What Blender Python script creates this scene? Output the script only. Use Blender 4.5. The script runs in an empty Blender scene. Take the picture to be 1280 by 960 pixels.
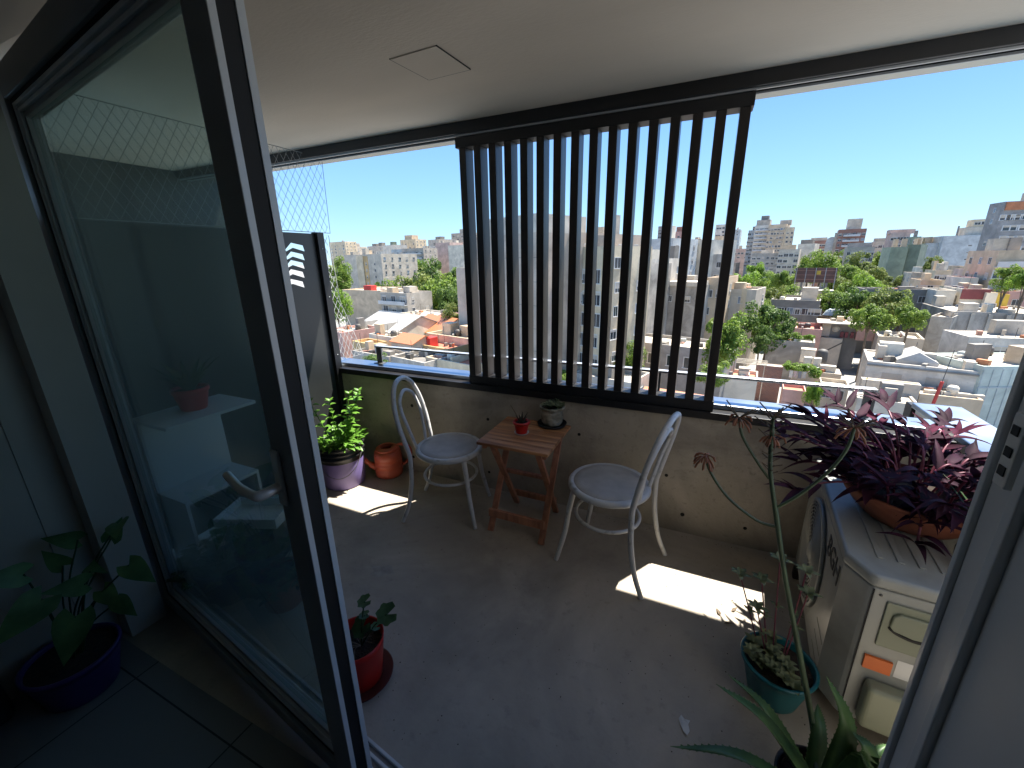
import bpy, bmesh, math, random
import numpy as np
from mathutils import Vector, Matrix, Euler
random.seed(7)
PI = math.pi
S = bpy.context.scene
COL = S.collection

# ------------------------------------------------------------------ camera (solved from the photograph's vanishing points)
F = 514.0; CX, CY = 640., 480.; CAMZ = 1.6
def _cd(p): return np.array([p[0]-CX, -(p[1]-CY), -F])
_ex = -_cd((-535, 345)); _ex /= np.linalg.norm(_ex)
_ey = _cd((883, 320)); _ey /= np.linalg.norm(_ey)
_ez = np.cross(_ex, _ey); _ez /= np.linalg.norm(_ez)
_ey = np.cross(_ez, _ex)
RW = np.stack([_ex, _ey, _ez]); CAM = np.array([0, 0, CAMZ])
def ray(x, y):
    d = RW @ _cd((x, y)); return d/np.linalg.norm(d)
def onZ(x, y, z=0.): d = ray(x, y); return Vector(CAM + d*(z-CAMZ)/d[2])
def onY(x, y, Y): d = ray(x, y); return Vector(CAM + d*Y/d[1])
def onX(x, y, X): d = ray(x, y); return Vector(CAM + d*X/d[0])
def onR(x, y, R): d = ray(x, y); return Vector(CAM + d*R/math.hypot(d[0], d[1]))
def proj(P):
    c = RW.T @ (np.array(P)-CAM); return CX+F*c[0]/-c[2], CY-F*c[1]/-c[2]
cam = bpy.data.cameras.new('camera'); cam.sensor_width = 36; cam.lens = 36*F/1280
cam.clip_start = .02; cam.clip_end = 8000
co = bpy.data.objects.new('camera', cam); COL.objects.link(co)
m = Matrix([[RW[i][j] for j in range(3)] for i in range(3)]).to_4x4(); m.translation = CAM
co.matrix_world = m; S.camera = co

# ------------------------------------------------------------------ light
SX, SY = .262, .42                                  # sun offset in x and y per metre of height
EL = math.atan2(1, math.hypot(SX, SY)); AZ = math.atan2(SX, SY)
W = bpy.data.worlds.new('World'); S.world = W; W.use_nodes = True
nt = W.node_tree; bg = nt.nodes['Background']
sky = nt.nodes.new('ShaderNodeTexSky'); sky.sky_type = 'NISHITA'; sky.sun_disc = False
sky.sun_elevation = EL; sky.sun_rotation = AZ; sky.air_density = 1.0; sky.dust_density = .0; sky.air_density = 1.0; sky.ozone_density = 2.2; sky.altitude = 300
tcw = nt.nodes.new('ShaderNodeTexCoord'); sxyz = nt.nodes.new('ShaderNodeSeparateXYZ'); nt.links.new(tcw.outputs['Generated'], sxyz.inputs[0])
rmp = nt.nodes.new('ShaderNodeValToRGB'); nt.links.new(sxyz.outputs['Z'], rmp.inputs[0]); el_ = rmp.color_ramp.elements     # clear-day tint by elevation, softening the model's white horizon
el_[0].position = .0; el_[0].color = (.285, .53, .76, 1); el_[1].position = 1; el_[1].color = (.10, .22, .44, 1)
for p_, c_ in ((.12, (.20, .43, .77, 1)), (.30, (.115, .295, .72, 1)), (.6, (.10, .26, .66, 1))): e_ = el_.new(p_); e_.color = c_
gn = nt.nodes.new('ShaderNodeVectorMath'); gn.operation = 'SCALE'; gn.inputs['Scale'].default_value = 3.75; nt.links.new(rmp.outputs[0], gn.inputs[0])
mxw = nt.nodes.new('ShaderNodeMix'); mxw.data_type = 'RGBA'; mxw.inputs[0].default_value = .88
nt.links.new(sky.outputs[0], mxw.inputs[6]); nt.links.new(gn.outputs[0], mxw.inputs[7]); nt.links.new(mxw.outputs[2], bg.inputs[0]); bg.inputs[1].default_value = .060
sun = bpy.data.lights.new('sun', 'SUN'); sun.energy = 2.2; sun.angle = math.radians(.53); sun.color = (1, .945, .85)
so = bpy.data.objects.new('sun', sun); COL.objects.link(so)
so.rotation_euler = Vector((-SX, -SY, -1)).to_track_quat('-Z', 'Y').to_euler()
so.location = (20, 40, 90)
S.view_settings.view_transform = 'Standard'; S.view_settings.look = 'None'; S.view_settings.gamma = 1
S.view_settings.exposure = 2.85
S.cycles.use_denoising = True
S.cycles.max_bounces = 10; S.cycles.diffuse_bounces = 6; S.cycles.transparent_max_bounces = 24; S.cycles.sample_clamp_indirect = 6
S.cycles.caustics_reflective = False; S.cycles.caustics_refractive = False

# ------------------------------------------------------------------ materials
M = {}
def nodes(name):
    mt = bpy.data.materials.new(name); mt.use_nodes = True; n = mt.node_tree
    return mt, n, n.nodes['Principled BSDF']
def pm(name, col, col2=None, scale=6, rough=.6, metal=0, bump=0, bscale=None, stretch=(1, 1, 1), spec=.5, detail=6, coat=0, trans=0, lo=.35, hi=.65):
    """principled surface whose colour wanders between two tones, with optional fine bump and leaf translucency"""
    mt, n, b = nodes(name)
    b.inputs['Roughness'].default_value = rough; b.inputs['Metallic'].default_value = metal
    b.inputs['Specular IOR Level'].default_value = spec; b.inputs['Coat Weight'].default_value = coat
    if col2 is None: col2 = tuple(c*.82 for c in col)
    tc = n.nodes.new('ShaderNodeTexCoord'); mp = n.nodes.new('ShaderNodeMapping'); mp.inputs['Scale'].default_value = stretch
    n.links.new(tc.outputs['Object'], mp.inputs[0])
    nz = n.nodes.new('ShaderNodeTexNoise'); nz.inputs['Scale'].default_value = scale; nz.inputs['Detail'].default_value = detail
    n.links.new(mp.outputs[0], nz.inputs['Vector'])
    cr = n.nodes.new('ShaderNodeValToRGB'); cr.color_ramp.elements[0].position = lo; cr.color_ramp.elements[1].position = hi
    cr.color_ramp.elements[0].color = (*col2, 1); cr.color_ramp.elements[1].color = (*col, 1)
    n.links.new(nz.outputs[0], cr.inputs[0]); n.links.new(cr.outputs[0], b.inputs['Base Color'])
    if bump:
        bn = n.nodes.new('ShaderNodeTexNoise'); bn.inputs['Scale'].default_value = bscale or scale*8; bn.inputs['Detail'].default_value = 5
        n.links.new(mp.outputs[0], bn.inputs['Vector'])
        bp = n.nodes.new('ShaderNodeBump'); bp.inputs['Strength'].default_value = bump; bp.inputs['Distance'].default_value = .01
        n.links.new(bn.outputs[0], bp.inputs['Height']); n.links.new(bp.outputs[0], b.inputs['Normal'])
        rr = n.nodes.new('ShaderNodeMapRange'); rr.inputs['To Min'].default_value = max(.05, rough-.1); rr.inputs['To Max'].default_value = min(1, rough+.12)
        n.links.new(nz.outputs[0], rr.inputs[0]); n.links.new(rr.outputs[0], b.inputs['Roughness'])
    if trans:
        tr = n.nodes.new('ShaderNodeBsdfTranslucent'); mx = n.nodes.new('ShaderNodeMixShader'); mx.inputs[0].default_value = trans
        n.links.new(cr.outputs[0], tr.inputs[0]); n.links.new(b.outputs[0], mx.inputs[1]); n.links.new(tr.outputs[0], mx.inputs[2])
        n.links.new(mx.outputs[0], n.nodes['Material Output'].inputs[0])
    M[name] = mt; return mt
def concrete(name, base, dark, stain, rough=.75, sc=1.6, stainlo=.5, streak=(1, 1, .25), bump=.25):
    mt, n, b = nodes(name); b.inputs['Roughness'].default_value = rough
    tc = n.nodes.new('ShaderNodeTexCoord')
    def noise(s, det, st=(1, 1, 1), dist=0):
        mp = n.nodes.new('ShaderNodeMapping'); mp.inputs['Scale'].default_value = st; n.links.new(tc.outputs['Object'], mp.inputs[0])
        z = n.nodes.new('ShaderNodeTexNoise'); z.inputs['Scale'].default_value = s; z.inputs['Detail'].default_value = det
        z.inputs['Roughness'].default_value = .62; z.inputs['Distortion'].default_value = dist
        n.links.new(mp.outputs[0], z.inputs['Vector']); return z.outputs[0]
    def ramp(src, a, bb):
        r = n.nodes.new('ShaderNodeMapRange'); r.inputs['From Min'].default_value = a; r.inputs['From Max'].default_value = bb
        n.links.new(src, r.inputs[0]); return r.outputs[0]
    def mix(f, c1, c2):
        x = n.nodes.new('ShaderNodeMix'); x.data_type = 'RGBA'
        n.links.new(f, x.inputs[0])
        for k, c in ((6, c1), (7, c2)):
            if isinstance(c, tuple): x.inputs[k].default_value = (*c, 1)
            else: n.links.new(c, x.inputs[k])
        return x.outputs[2]
    c = mix(ramp(noise(sc, 9, dist=.6), .35, .68), dark, base)
    c = mix(ramp(noise(sc*1.3, 7, streak, .3), stainlo, stainlo+.25), c, stain)
    c = mix(ramp(noise(sc*14, 4), .58, .8), c, dark)
    n.links.new(c, b.inputs['Base Color'])
    h = noise(sc*30, 6); bp = n.nodes.new('ShaderNodeBump'); bp.inputs['Strength'].default_value = bump; bp.inputs['Distance'].default_value = .006
    n.links.new(h, bp.inputs['Height']); n.links.new(bp.outputs[0], b.inputs['Normal'])
    n.links.new(ramp(noise(sc*3, 5), -1.2*rough/.75, 1.6), b.inputs['Roughness'])
    M[name] = mt; return mt
concrete('floor_concrete', (.52, .455, .37), (.28, .245, .20), (.58, .52, .43), .62, 1.25, .56, (1, 1, 1), .3)
concrete('wall_concrete', (.54, .49, .42), (.24, .215, .18), (.42, .38, .30), .85, 2.2, .45, (1, 1, .2), .6)
concrete('street', (.30, .29, .27), (.18, .18, .17), (.34, .32, .28), .9, .03, .5, (1, 1, 1), .1)
pm('ceiling_paint', (.68, .60, .51), (.58, .51, .43), .9, .8, bump=.12, bscale=40, stretch=(1, 2.6, 1), lo=.3, hi=.7)
pm('black_metal', (.012, .012, .014), (.008, .008, .009), 8, .42, bump=.05)
pm('slat_metal', (.024, .018, .016), (.012, .010, .009), 30, .38, stretch=(1, 1, .1), bump=.06, bscale=60)
pm('panel_metal', (.040, .043, .044), (.024, .027, .028), 1.4, .38, bump=.03, lo=.3, hi=.75)
pm('cap_metal', (.40, .45, .52), (.31, .36, .43), 2.5, .30, metal=.92, bump=.08)
pm('rail_metal', (.52, .54, .56), (.44, .46, .48), 6, .35, metal=.5)
pm('post_metal', (.16, .165, .16), (.12, .12, .12), 6, .45, metal=.4)
pm('frame_grey', (.32, .325, .33), (.28, .285, .29), 5, .38, bump=.02, bscale=120)
pm('jamb_grey', (.72, .72, .72), (.66, .66, .66), 5, .4, bump=.02, bscale=120)
pm('frame_light', (.72, .74, .75), (.62, .64, .65), 9, .26, stretch=(1, 1, .2))  # on door edges and beads the pale tone carries reflected daylight
pm('gasket', (.006, .006, .007), (.005, .005, .005), 9, .7)
pm('handle_metal', (.80, .80, .78), (.70, .70, .68), 9, .3, metal=.2)
pm('chair_paint', (.60, .61, .61), (.30, .29, .27), 22, .38, bump=.06, bscale=90, lo=.24, hi=.42)
pm('seat_vinyl', (.50, .48, .45), (.34, .325, .305), 7, .52, bump=.14, bscale=160)
pm('table_wood', (.62, .30, .13), (.27, .105, .042), 3.0, .40, stretch=(1.0, 13, 6), bump=.1, bscale=30)
pm('table_leg_wood', (.52, .24, .14), (.30, .125, .075), 4, .5, stretch=(8, 8, 1), bump=.1, bscale=30)
pm('red_plastic', (.56, .018, .012), (.46, .014, .010), 5, .35)
pm('red_saucer', (.14, .03, .02), (.09, .02, .015), 5, .5)
pm('purple_plastic', (.26, .21, .46), (.17, .13, .33), 4, .42, bump=.05)
pm('bucket_black', (.02, .02, .022), (.012, .012, .013), 7, .35, bump=.08)
pm('orange_plastic', (.62, .13, .07), (.48, .10, .055), 4, .42)
pm('teal_plastic', (.010, .14, .17), (.008, .11, .135), 4, .38)
pm('terracotta', (.30, .095, .05), (.20, .065, .038), 6, .7, bump=.12)
pm('dark_plastic', (.012, .012, .013), (.009, .009, .010), 6, .45)
pm('indoor_pot', (.06, .028, .17), (.04, .02, .11), 6, .4)
pm('blue_pot', (.02, .03, .11), (.015, .02, .075), 6, .4)
pm('soil', (.045, .028, .018), (.018, .011, .008), 60, .95, bump=1, bscale=120)
pm('stone_pot', (.46, .43, .34), (.15, .14, .095), 26, .9, bump=.8, bscale=70)
pm('white_plastic', (.66, .66, .64), (.60, .60, .58), 4, .4)
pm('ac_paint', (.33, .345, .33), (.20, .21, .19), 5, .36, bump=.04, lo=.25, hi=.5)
pm('ac_side_shaded', (.24, .265, .195), (.16, .175, .125), 5, .4, bump=.04, lo=.25, hi=.5)  # darker, greener copy of the unit paint: shade and green bounce in colour
pm('ac_dark', (.02, .02, .02), (.014, .014, .014), 5, .6)
pm('ac_print', (.03, .035, .04), (.025, .03, .035), 5, .5)
pm('sticker_orange', (.75, .17, .03), (.66, .14, .025), 5, .5)
pm('stain_brown', (.40, .365, .315), (.27, .245, .21), 20, .55)
pm('paper_white', (.7, .7, .68), (.6, .6, .58), 30, .8)
pm('leaf_basil', (.17, .36, .045), (.10, .24, .03), 26, .42, trans=.38)
pm('leaf_dark', (.035, .085, .03), (.02, .05, .02), 22, .45, trans=.2)
pm('leaf_big', (.16, .30, .11), (.055, .13, .045), 9, .42, trans=.22)
pm('leaf_geranium', (.06, .14, .05), (.035, .085, .03), 40, .55, trans=.22)
pm('leaf_purple', (.060, .016, .036), (.020, .009, .018), 9, .68, trans=.2, spec=.12)
pm('leaf_pink', (.13, .028, .062), (.04, .012, .024), 9, .75, trans=.25, spec=.08)
pm('stem_purple', (.20, .04, .07), (.12, .025, .05), 18, .5)
pm('leaf_aloe', (.12, .22, .07), (.055, .12, .045), 12, .4, stretch=(1, 1, 1), trans=.22)
pm('leaf_succ', (.24, .27, .14), (.10, .135, .06), 16, .55, trans=.15)
pm('leaf_haw', (.06, .05, .035), (.03, .03, .02), 40, .5)
pm('stalk', (.10, .15, .075), (.06, .09, .05), 12, .5)
pm('bloom', (.55, .24, .14), (.34, .16, .09), 30, .5, trans=.3)
pm('twig', (.20, .15, .10), (.11, .08, .05), 20, .8)
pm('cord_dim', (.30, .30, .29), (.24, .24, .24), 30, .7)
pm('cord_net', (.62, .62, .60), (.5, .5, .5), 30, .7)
pm('room_wall', (.56, .53, .49), (.48, .455, .42), 1.5, .85, bump=.05, bscale=80)
pm('room_dark', (.76, .75, .72), (.7, .69, .66), 2, .8)
pm('dark_cloth', (.03, .03, .035), (.018, .018, .02), 12, .9)
def tile_floor():
    mt, n, b = nodes('room_tile'); b.inputs['Roughness'].default_value = .45
    tc = n.nodes.new('ShaderNodeTexCoord'); mp = n.nodes.new('ShaderNodeMapping'); mp.inputs['Location'].default_value = (.13, .1, 0)
    br = n.nodes.new('ShaderNodeTexBrick'); br.offset = 0; br.inputs['Scale'].default_value = 1; br.inputs['Brick Width'].default_value = .6
    br.inputs['Row Height'].default_value = .6; br.inputs['Mortar Size'].default_value = .003
    br.inputs['Color1'].default_value = (.20, .20, .195, 1); br.inputs['Color2'].default_value = (.22, .22, .215, 1); br.inputs['Mortar'].default_value = (.035, .035, .035, 1)
    n.links.new(tc.outputs['Object'], mp.inputs[0]); n.links.new(mp.outputs[0], br.inputs[0]); n.links.new(br.outputs[0], b.inputs['Base Color'])
    M['room_tile'] = mt
tile_floor()
def glass():
    mt = bpy.data.materials.new('door_glass'); mt.use_nodes = True; n = mt.node_tree
    n.nodes.remove(n.nodes['Principled BSDF'])
    t = n.nodes.new('ShaderNodeBsdfTransparent'); t.inputs[0].default_value = (.68, .79, .775, 1)
    g = n.nodes.new('ShaderNodeBsdfGlossy'); g.inputs['Roughness'].default_value = .02; g.inputs[0].default_value = (.9, .97, .95, 1)
    f = n.nodes.new('ShaderNodeFresnel'); ge = n.nodes.new('ShaderNodeNewGeometry'); mr = n.nodes.new('ShaderNodeMapRange'); mr.inputs['To Min'].default_value = 1.45; mr.inputs['To Max'].default_value = 1/1.45
    n.links.new(ge.outputs['Backfacing'], mr.inputs[0]); n.links.new(mr.outputs[0], f.inputs[0])
    x = n.nodes.new('ShaderNodeMixShader'); n.links.new(f.outputs[0], x.inputs[0]); n.links.new(t.outputs[0], x.inputs[1]); n.links.new(g.outputs[0], x.inputs[2])
    du = n.nodes.new('ShaderNodeBsdfTranslucent'); du.inputs[0].default_value = (.55, .72, .70, 1); x2 = n.nodes.new('ShaderNodeMixShader'); x2.inputs[0].default_value = .03
    n.links.new(x.outputs[0], x2.inputs[1]); n.links.new(du.outputs[0], x2.inputs[2]); n.links.new(x2.outputs[0], n.nodes['Material Output'].inputs[0]); M['door_glass'] = mt
glass()

# ------------------------------------------------------------------ mesh builder
class MB:
    def __init__(s): s.v = []; s.f = []; s.mi = []; s.sm = []; s.cur = 0; s.smooth = False; s.X = None
    def add(s, vs, fs, smooth=None):
        o = len(s.v); s.v += [tuple(s.X @ Vector(v)) if s.X else tuple(v) for v in vs]
        for f in fs: s.f.append([i+o for i in f]); s.mi.append(s.cur); s.sm.append(s.smooth if smooth is None else smooth)
        return s
    def box(s, a, b):
        (x0, y0, z0), (x1, y1, z1) = a, b
        return s.add([(x0, y0, z0), (x1, y0, z0), (x1, y1, z0), (x0, y1, z0), (x0, y0, z1), (x1, y0, z1), (x1, y1, z1), (x0, y1, z1)],
                     [(0, 3, 2, 1), (4, 5, 6, 7), (0, 1, 5, 4), (1, 2, 6, 5), (2, 3, 7, 6), (3, 0, 4, 7)], False)
    def bar(s, p, q, w, h, up=(0, 0, 1)):
        p, q, up = Vector(p), Vector(q), Vector(up); d = (q-p).normalized(); x = d.cross(up)
        if x.length < 1e-4: x = d.cross(Vector((1, 0, 0)))
        x.normalize(); y = x.cross(d); x *= w/2; y *= h/2
        vs = [p-x-y, p+x-y, p+x+y, p-x+y, q-x-y, q+x-y, q+x+y, q-x+y]
        return s.add(vs, [(0, 1, 2, 3), (7, 6, 5, 4), (0, 4, 5, 1), (1, 5, 6, 2), (2, 6, 7, 3), (3, 7, 4, 0)], False)
    def tube(s, pts, r, n=8, closed=False, cap=True):
        pts = [Vector(p) for p in pts]; k = len(pts)
        rs = r if isinstance(r, (list, tuple)) else [r]*k
        t0 = (pts[1]-pts[0]).normalized(); nrm = t0.orthogonal().normalized(); vs = []
        for i in range(k):
            if closed: t = (pts[(i+1) % k]-pts[i-1]).normalized()
            else: t = (pts[min(i+1, k-1)]-pts[max(i-1, 0)]).normalized()
            nrm = (nrm - t*nrm.dot(t)); nrm = nrm.normalized() if nrm.length > 1e-6 else t.orthogonal().normalized()
            bn = t.cross(nrm)
            for j in range(n):
                a = 2*PI*j/n; vs.append(pts[i]+(nrm*math.cos(a)+bn*math.sin(a))*rs[i])
        fs = []
        for i in range(k if closed else k-1):
            for j in range(n):
                a, b = i*n+j, i*n+(j+1) % n; i2 = (i+1) % k
                fs.append((a, b, i2*n+(j+1) % n, i2*n+j))
        s.add(vs, fs, True)
        if cap and not closed: s.add(vs[:n], [tuple(range(n))[::-1]], False); s.add(vs[-n:], [tuple(range(n))], False)
        return s
    def lathe(s, prof, c=(0, 0, 0), n=32, smooth=True):
        vs = []; fs = []; c = Vector(c)
        for r, z in prof:
            for j in range(n): a = 2*PI*j/n; vs.append(c+Vector((r*math.cos(a), r*math.sin(a), z)))
        for i in range(len(prof)-1):
            for j in range(n): fs.append((i*n+j, i*n+(j+1) % n, (i+1)*n+(j+1) % n, (i+1)*n+j))
        return s.add(vs, fs, smooth)
    def disc(s, c, r, n=32, bump=0):
        c = Vector(c); vs = [c+Vector((r*math.cos(2*PI*j/n), r*math.sin(2*PI*j/n), 0)) for j in range(n)]+[c+Vector((0, 0, bump))]
        return s.add(vs, [(j, (j+1) % n, n) for j in range(n)], True)
    def poly(s, pts): return s.add(pts, [tuple(range(len(pts)))], False)
    def prism(s, pts, off):
        n = len(pts); off = Vector(off); a = [Vector(p) for p in pts]; b = [p+off for p in a]
        s.add(a+b, [tuple(range(n))[::-1], tuple(range(n, 2*n))]+[(i, (i+1) % n, n+(i+1) % n, n+i) for i in range(n)], False); return s
    def leaf(s, p, d, L, Wd, droop=.5, fold=.25, seg=5, shape=.5, up=(0, 0, 1), tw=0):
        """one leaf blade: base p, direction d, bending down, folded along the midrib"""
        p = Vector(p); d = Vector(d).normalized(); up = Vector(up); vs = []; fs = []
        for i in range(seg+1):
            t = i/seg
            w = Wd*.5*(math.sin(PI*min(1, t**shape*.97+.03)))
            if i == seg: w = .0004
            x = d.cross(up); x = x.normalized() if x.length > 1e-3 else Vector((1, 0, 0)); nn = x.cross(d).normalized()
            if tw: x = (x*math.cos(tw*t)+nn*math.sin(tw*t))
            vs += [p-x*w+nn*w*fold, p.copy(), p+x*w+nn*w*fold]
            p = p+d*(L/seg); d = (d+Vector((0, 0, -droop/seg))).normalized()
        for i in range(seg):
            a = i*3; fs += [(a, a+1, a+4, a+3), (a+1, a+2, a+5, a+4)]
        return s.add(vs, fs, True)
    def build(s, name, mats, parent=None, bevel=0, loc=None, rot=None, seg=2):
        me = bpy.data.meshes.new(name); me.from_pydata(s.v, [], s.f)
        for mt in (mats if isinstance(mats, (list, tuple)) else [mats]): me.materials.append(M[mt] if isinstance(mt, str) else mt)
        me.polygons.foreach_set('material_index', s.mi); me.polygons.foreach_set('use_smooth', s.sm); me.update()
        o = bpy.data.objects.new(name, me); COL.objects.link(o)
        if parent: o.parent = parent
        if loc is not None: o.location = loc
        if rot is not None: o.rotation_euler = rot
        if bevel:
            bm = o.modifiers.new('bevel', 'BEVEL'); bm.width = bevel; bm.segments = seg; bm.limit_method = 'ANGLE'; bm.angle_limit = math.radians(40); bm.harden_normals = False
        return o
def tag(o, label=None, cat=None, group=None, kind=None):
    for k, v in (('label', label), ('category', cat), ('group', group), ('kind', kind)):
        if v: o[k] = v
    return o
def thing(name, label, cat, loc=(0, 0, 0), rz=0, group=None):
    o = bpy.data.objects.new(name, None); COL.objects.link(o); o.location = loc; o.rotation_euler = (0, 0, rz); o.empty_display_size = .1
    return tag(o, label, cat, group)
def copy_tree(o, parent=None):
    c = o.copy(); COL.objects.link(c); c.parent = parent
    for ch in list(o.children): copy_tree(ch, c)
    return c
def struct(mb, name, mat, **k): return tag(mb.build(name, mat, **k), kind='structure')
def curve(pts, n=8):
    """Catmull-Rom through the points"""
    P = [Vector(p) for p in pts]; P = [P[0]*2-P[1]]+P+[P[-1]*2-P[-2]]; out = []
    for i in range(1, len(P)-2):
        for k in range(n):
            t = k/n; a, b, c, d = P[i-1:i+3]
            out.append(.5*((2*b)+(c-a)*t+(2*a-5*b+4*c-d)*t*t+(3*b-a-3*c+d)*t**3))
    out.append(P[-2]); return out
def lerp(a, b, t): return a+(b-a)*t
def rnd(a, b): return random.uniform(a, b)
# ================================================================== THE BALCONY
CZ = 2.36
PX0, PX1, PY0, PY1 = -2.62, 1.12, .62, 2.35
struct(MB().box((-4.6, .580, -.22), (1.32, 2.52, 0)), 'balcony_floor', 'floor_concrete')
cb = MB().prism([(-5, .60, CZ), (1.12, .60, CZ), (1.12, 2.2, CZ), (1.25, 2.2, CZ), (1.25, 2.736, CZ), (-5, 2.736, CZ)], (0, 0, .26)); struct(cb, 'balcony_ceiling', 'ceiling_paint')  # unseen notch at the right end, added to let sun onto the aloe
# drip edge of the slab above
w = thing('parapet_wall', 'stained bare concrete parapet along the balcony front with round tie holes', 'parapet wall', (0, 0, 0))
MB().box((-4.6, PY1, .0), (1.10, 2.52, .785)).build('wall', 'wall_concrete', w)
MB().box((-4.6, 2.402, .79), (1.08, 2.545, .818)).build('cap', 'cap_metal', w, .004)
MB().box((-2.62, 2.332, .748), (1.10, 2.398, .79)).build('guide_channel', 'black_metal', w, .002)
for x, z in [(-1.265, .541), (-.616, .535), (-1.911, .555), (-.081, .361), (.03, .122), (-1.942, .121), (-1.27, .13), (-.62, .125), (.36, .12), (-2.4, .55)]:
    h = MB(); hr_ = rnd(.010, .015); h.lathe([(hr_, -.003), (hr_*.92, .0016), (.005, .0012), (.0, .0011)], n=14)
    h.build('tie_hole', 'gasket', w, loc=(x, PY1-.0005, z), rot=(PI/2, 0, 0))
w = thing('side_parapet', 'low side parapet behind the air conditioner with blue grey metal cap', 'parapet wall', (1.12, .7, 0))
MB().box((0, 0, 0), (.16, 2.10, .785)).build('wall', 'wall_concrete', w)
MB().box((-.015, .0, .79), (.185, 2.12, .818)).build('cap', 'cap_metal', w, .004)
MB().box((-.012, 2.123, .60), (.182, 2.20, .80)).build('end_box', 'black_metal', w, .003)

# --- sunshade screen, its ceiling track
t = thing('ceiling_track', 'dark sliding track with two bright rails under the ceiling edge', 'track', (0, 0, 0))
MB().box((-4.6, 2.325, 2.300), (1.235, 2.345, CZ-.001)).box((-4.6, 2.425, 2.300), (1.235, 2.44, CZ-.001)).box((-4.6, 2.346, 2.335), (1.235, 2.424, CZ-.001)).build('channel', 'black_metal', t, .002)
for y in (2.352, 2.412):
    MB().bar((-4.6, y, 2.2955), (1.1, y, 2.2955), .010, .009).build('rail', 'rail_metal', t)
SXL, SXR = -1.397, .115
s = thing('sunshade_screen', 'sliding black sunshade screen of upright slats hanging before the parapet opening', 'sunshade', ((SXL+SXR)/2, 2.375, .79))
ox, oy, oz = s.location
def SB(a, b): return MB().box((a[0]-ox, a[1]-oy, a[2]-oz), (b[0]-ox, b[1]-oy, b[2]-oz))
SB((SXL-.02, 2.347, 2.232), (SXR+.008, 2.444, 2.288)).build('top_bar', 'black_metal', s, .002)
SB((SXL-.0, 2.347, .792), (SXR+.004, 2.3995, .848)).box((SXL-ox, 2.3998-oy, .822-oz), (SXR+.004-ox, 2.44-oy, .848-oz)).build('bottom_bar', 'black_metal', s, .002)
for i in range(16):
    x = SXL+.004+(SXR-SXL-.050)*i/15
    SB((x, 2.3485, .8485), (x+.044, 2.4405, 2.2315)).build('slat', 'slat_metal', s, .0015)
for x in (SXL+.06, SXL+.16, SXR-.32, SXR-.14):
    SB((x, 2.364, 2.288), (x+.03, 2.396, 2.334)).build('hanger', 'black_metal', s, .002)

# --- outer handrail
r = thing('handrail', 'slim metal handrail on posts just outside the parapet', 'handrail', (-2.337, 2.5, .818))
L = .834+2.337
MB().box((0, -.02, .128), (L, .02, .142)).build('rail', 'rail_metal', r, .002)
for x in (.0, L*.333, L*.667, L-.045):
    MB().box((x, -.005, .0045), (x+.05, .005, .1275)).box((x-.015, -.03, 0), (x+.065, .03, .004)).build('post', 'post_metal', r, .001)

# --- left divider panel with cut slots
d = thing('divider_panel', 'dark metal divider panel with five cut chevron slots at the balcony end', 'divider panel', (-2.62, 1.5, 0))
def panel_with_holes():
    cu = bpy.data.curves.new('panel', 'CURVE'); cu.dimensions = '2D'; cu.fill_mode = 'BOTH'; cu.extrude = .002
    def spl(pts):
        sp = cu.splines.new('POLY'); sp.points.add(len(pts)-1); sp.use_cyclic_u = True
        for q, (a, b) in zip(sp.points, pts): q.co = (a, b, 0, 1)
    spl([(.72, .04), (2.305, .04), (2.305, 1.803), (.72, 1.803)])
    for y in (303.4, 314.4, 325.0, 336.4, 348.6):
        pts = [(356.5, y+8.5), (363.5, y), (378.5, y+3.5), (381, y+11), (366, y+6.3), (357.5, y+11)]
        q = [onX(a, b, -2.62) for a, b in pts]; spl([(p.y, p.z) for p in q])
    ob = bpy.data.objects.new('tmp', cu); COL.objects.link(ob); bpy.context.view_layer.update()
    me = bpy.data.meshes.new_from_object(ob.evaluated_get(bpy.context.evaluated_depsgraph_get()))
    bpy.data.objects.remove(ob); me.materials.clear(); me.materials.append(M['panel_metal'])
    for p in me.polygons: p.use_smooth = False
    # curve xy -> world yz
    for v in me.vertices: v.co = Vector((v.co.z, v.co.x-1.5, v.co.y))
    o = bpy.data.objects.new('sheet', me); COL.objects.link(o); o.parent = d; return o
panel_with_holes()
MB().box((-.03, .806, .0), (.03, .866, 1.812)).build('post', 'black_metal', d, .003)
for z in (.45, .9, 1.35, 1.7): MB().lathe([(.004, 0), (.004, .003), (0, .0035)], n=10).build('bolt', 'rail_metal', d, loc=(.0305, .836, z), rot=(0, PI/2, 0))

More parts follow.
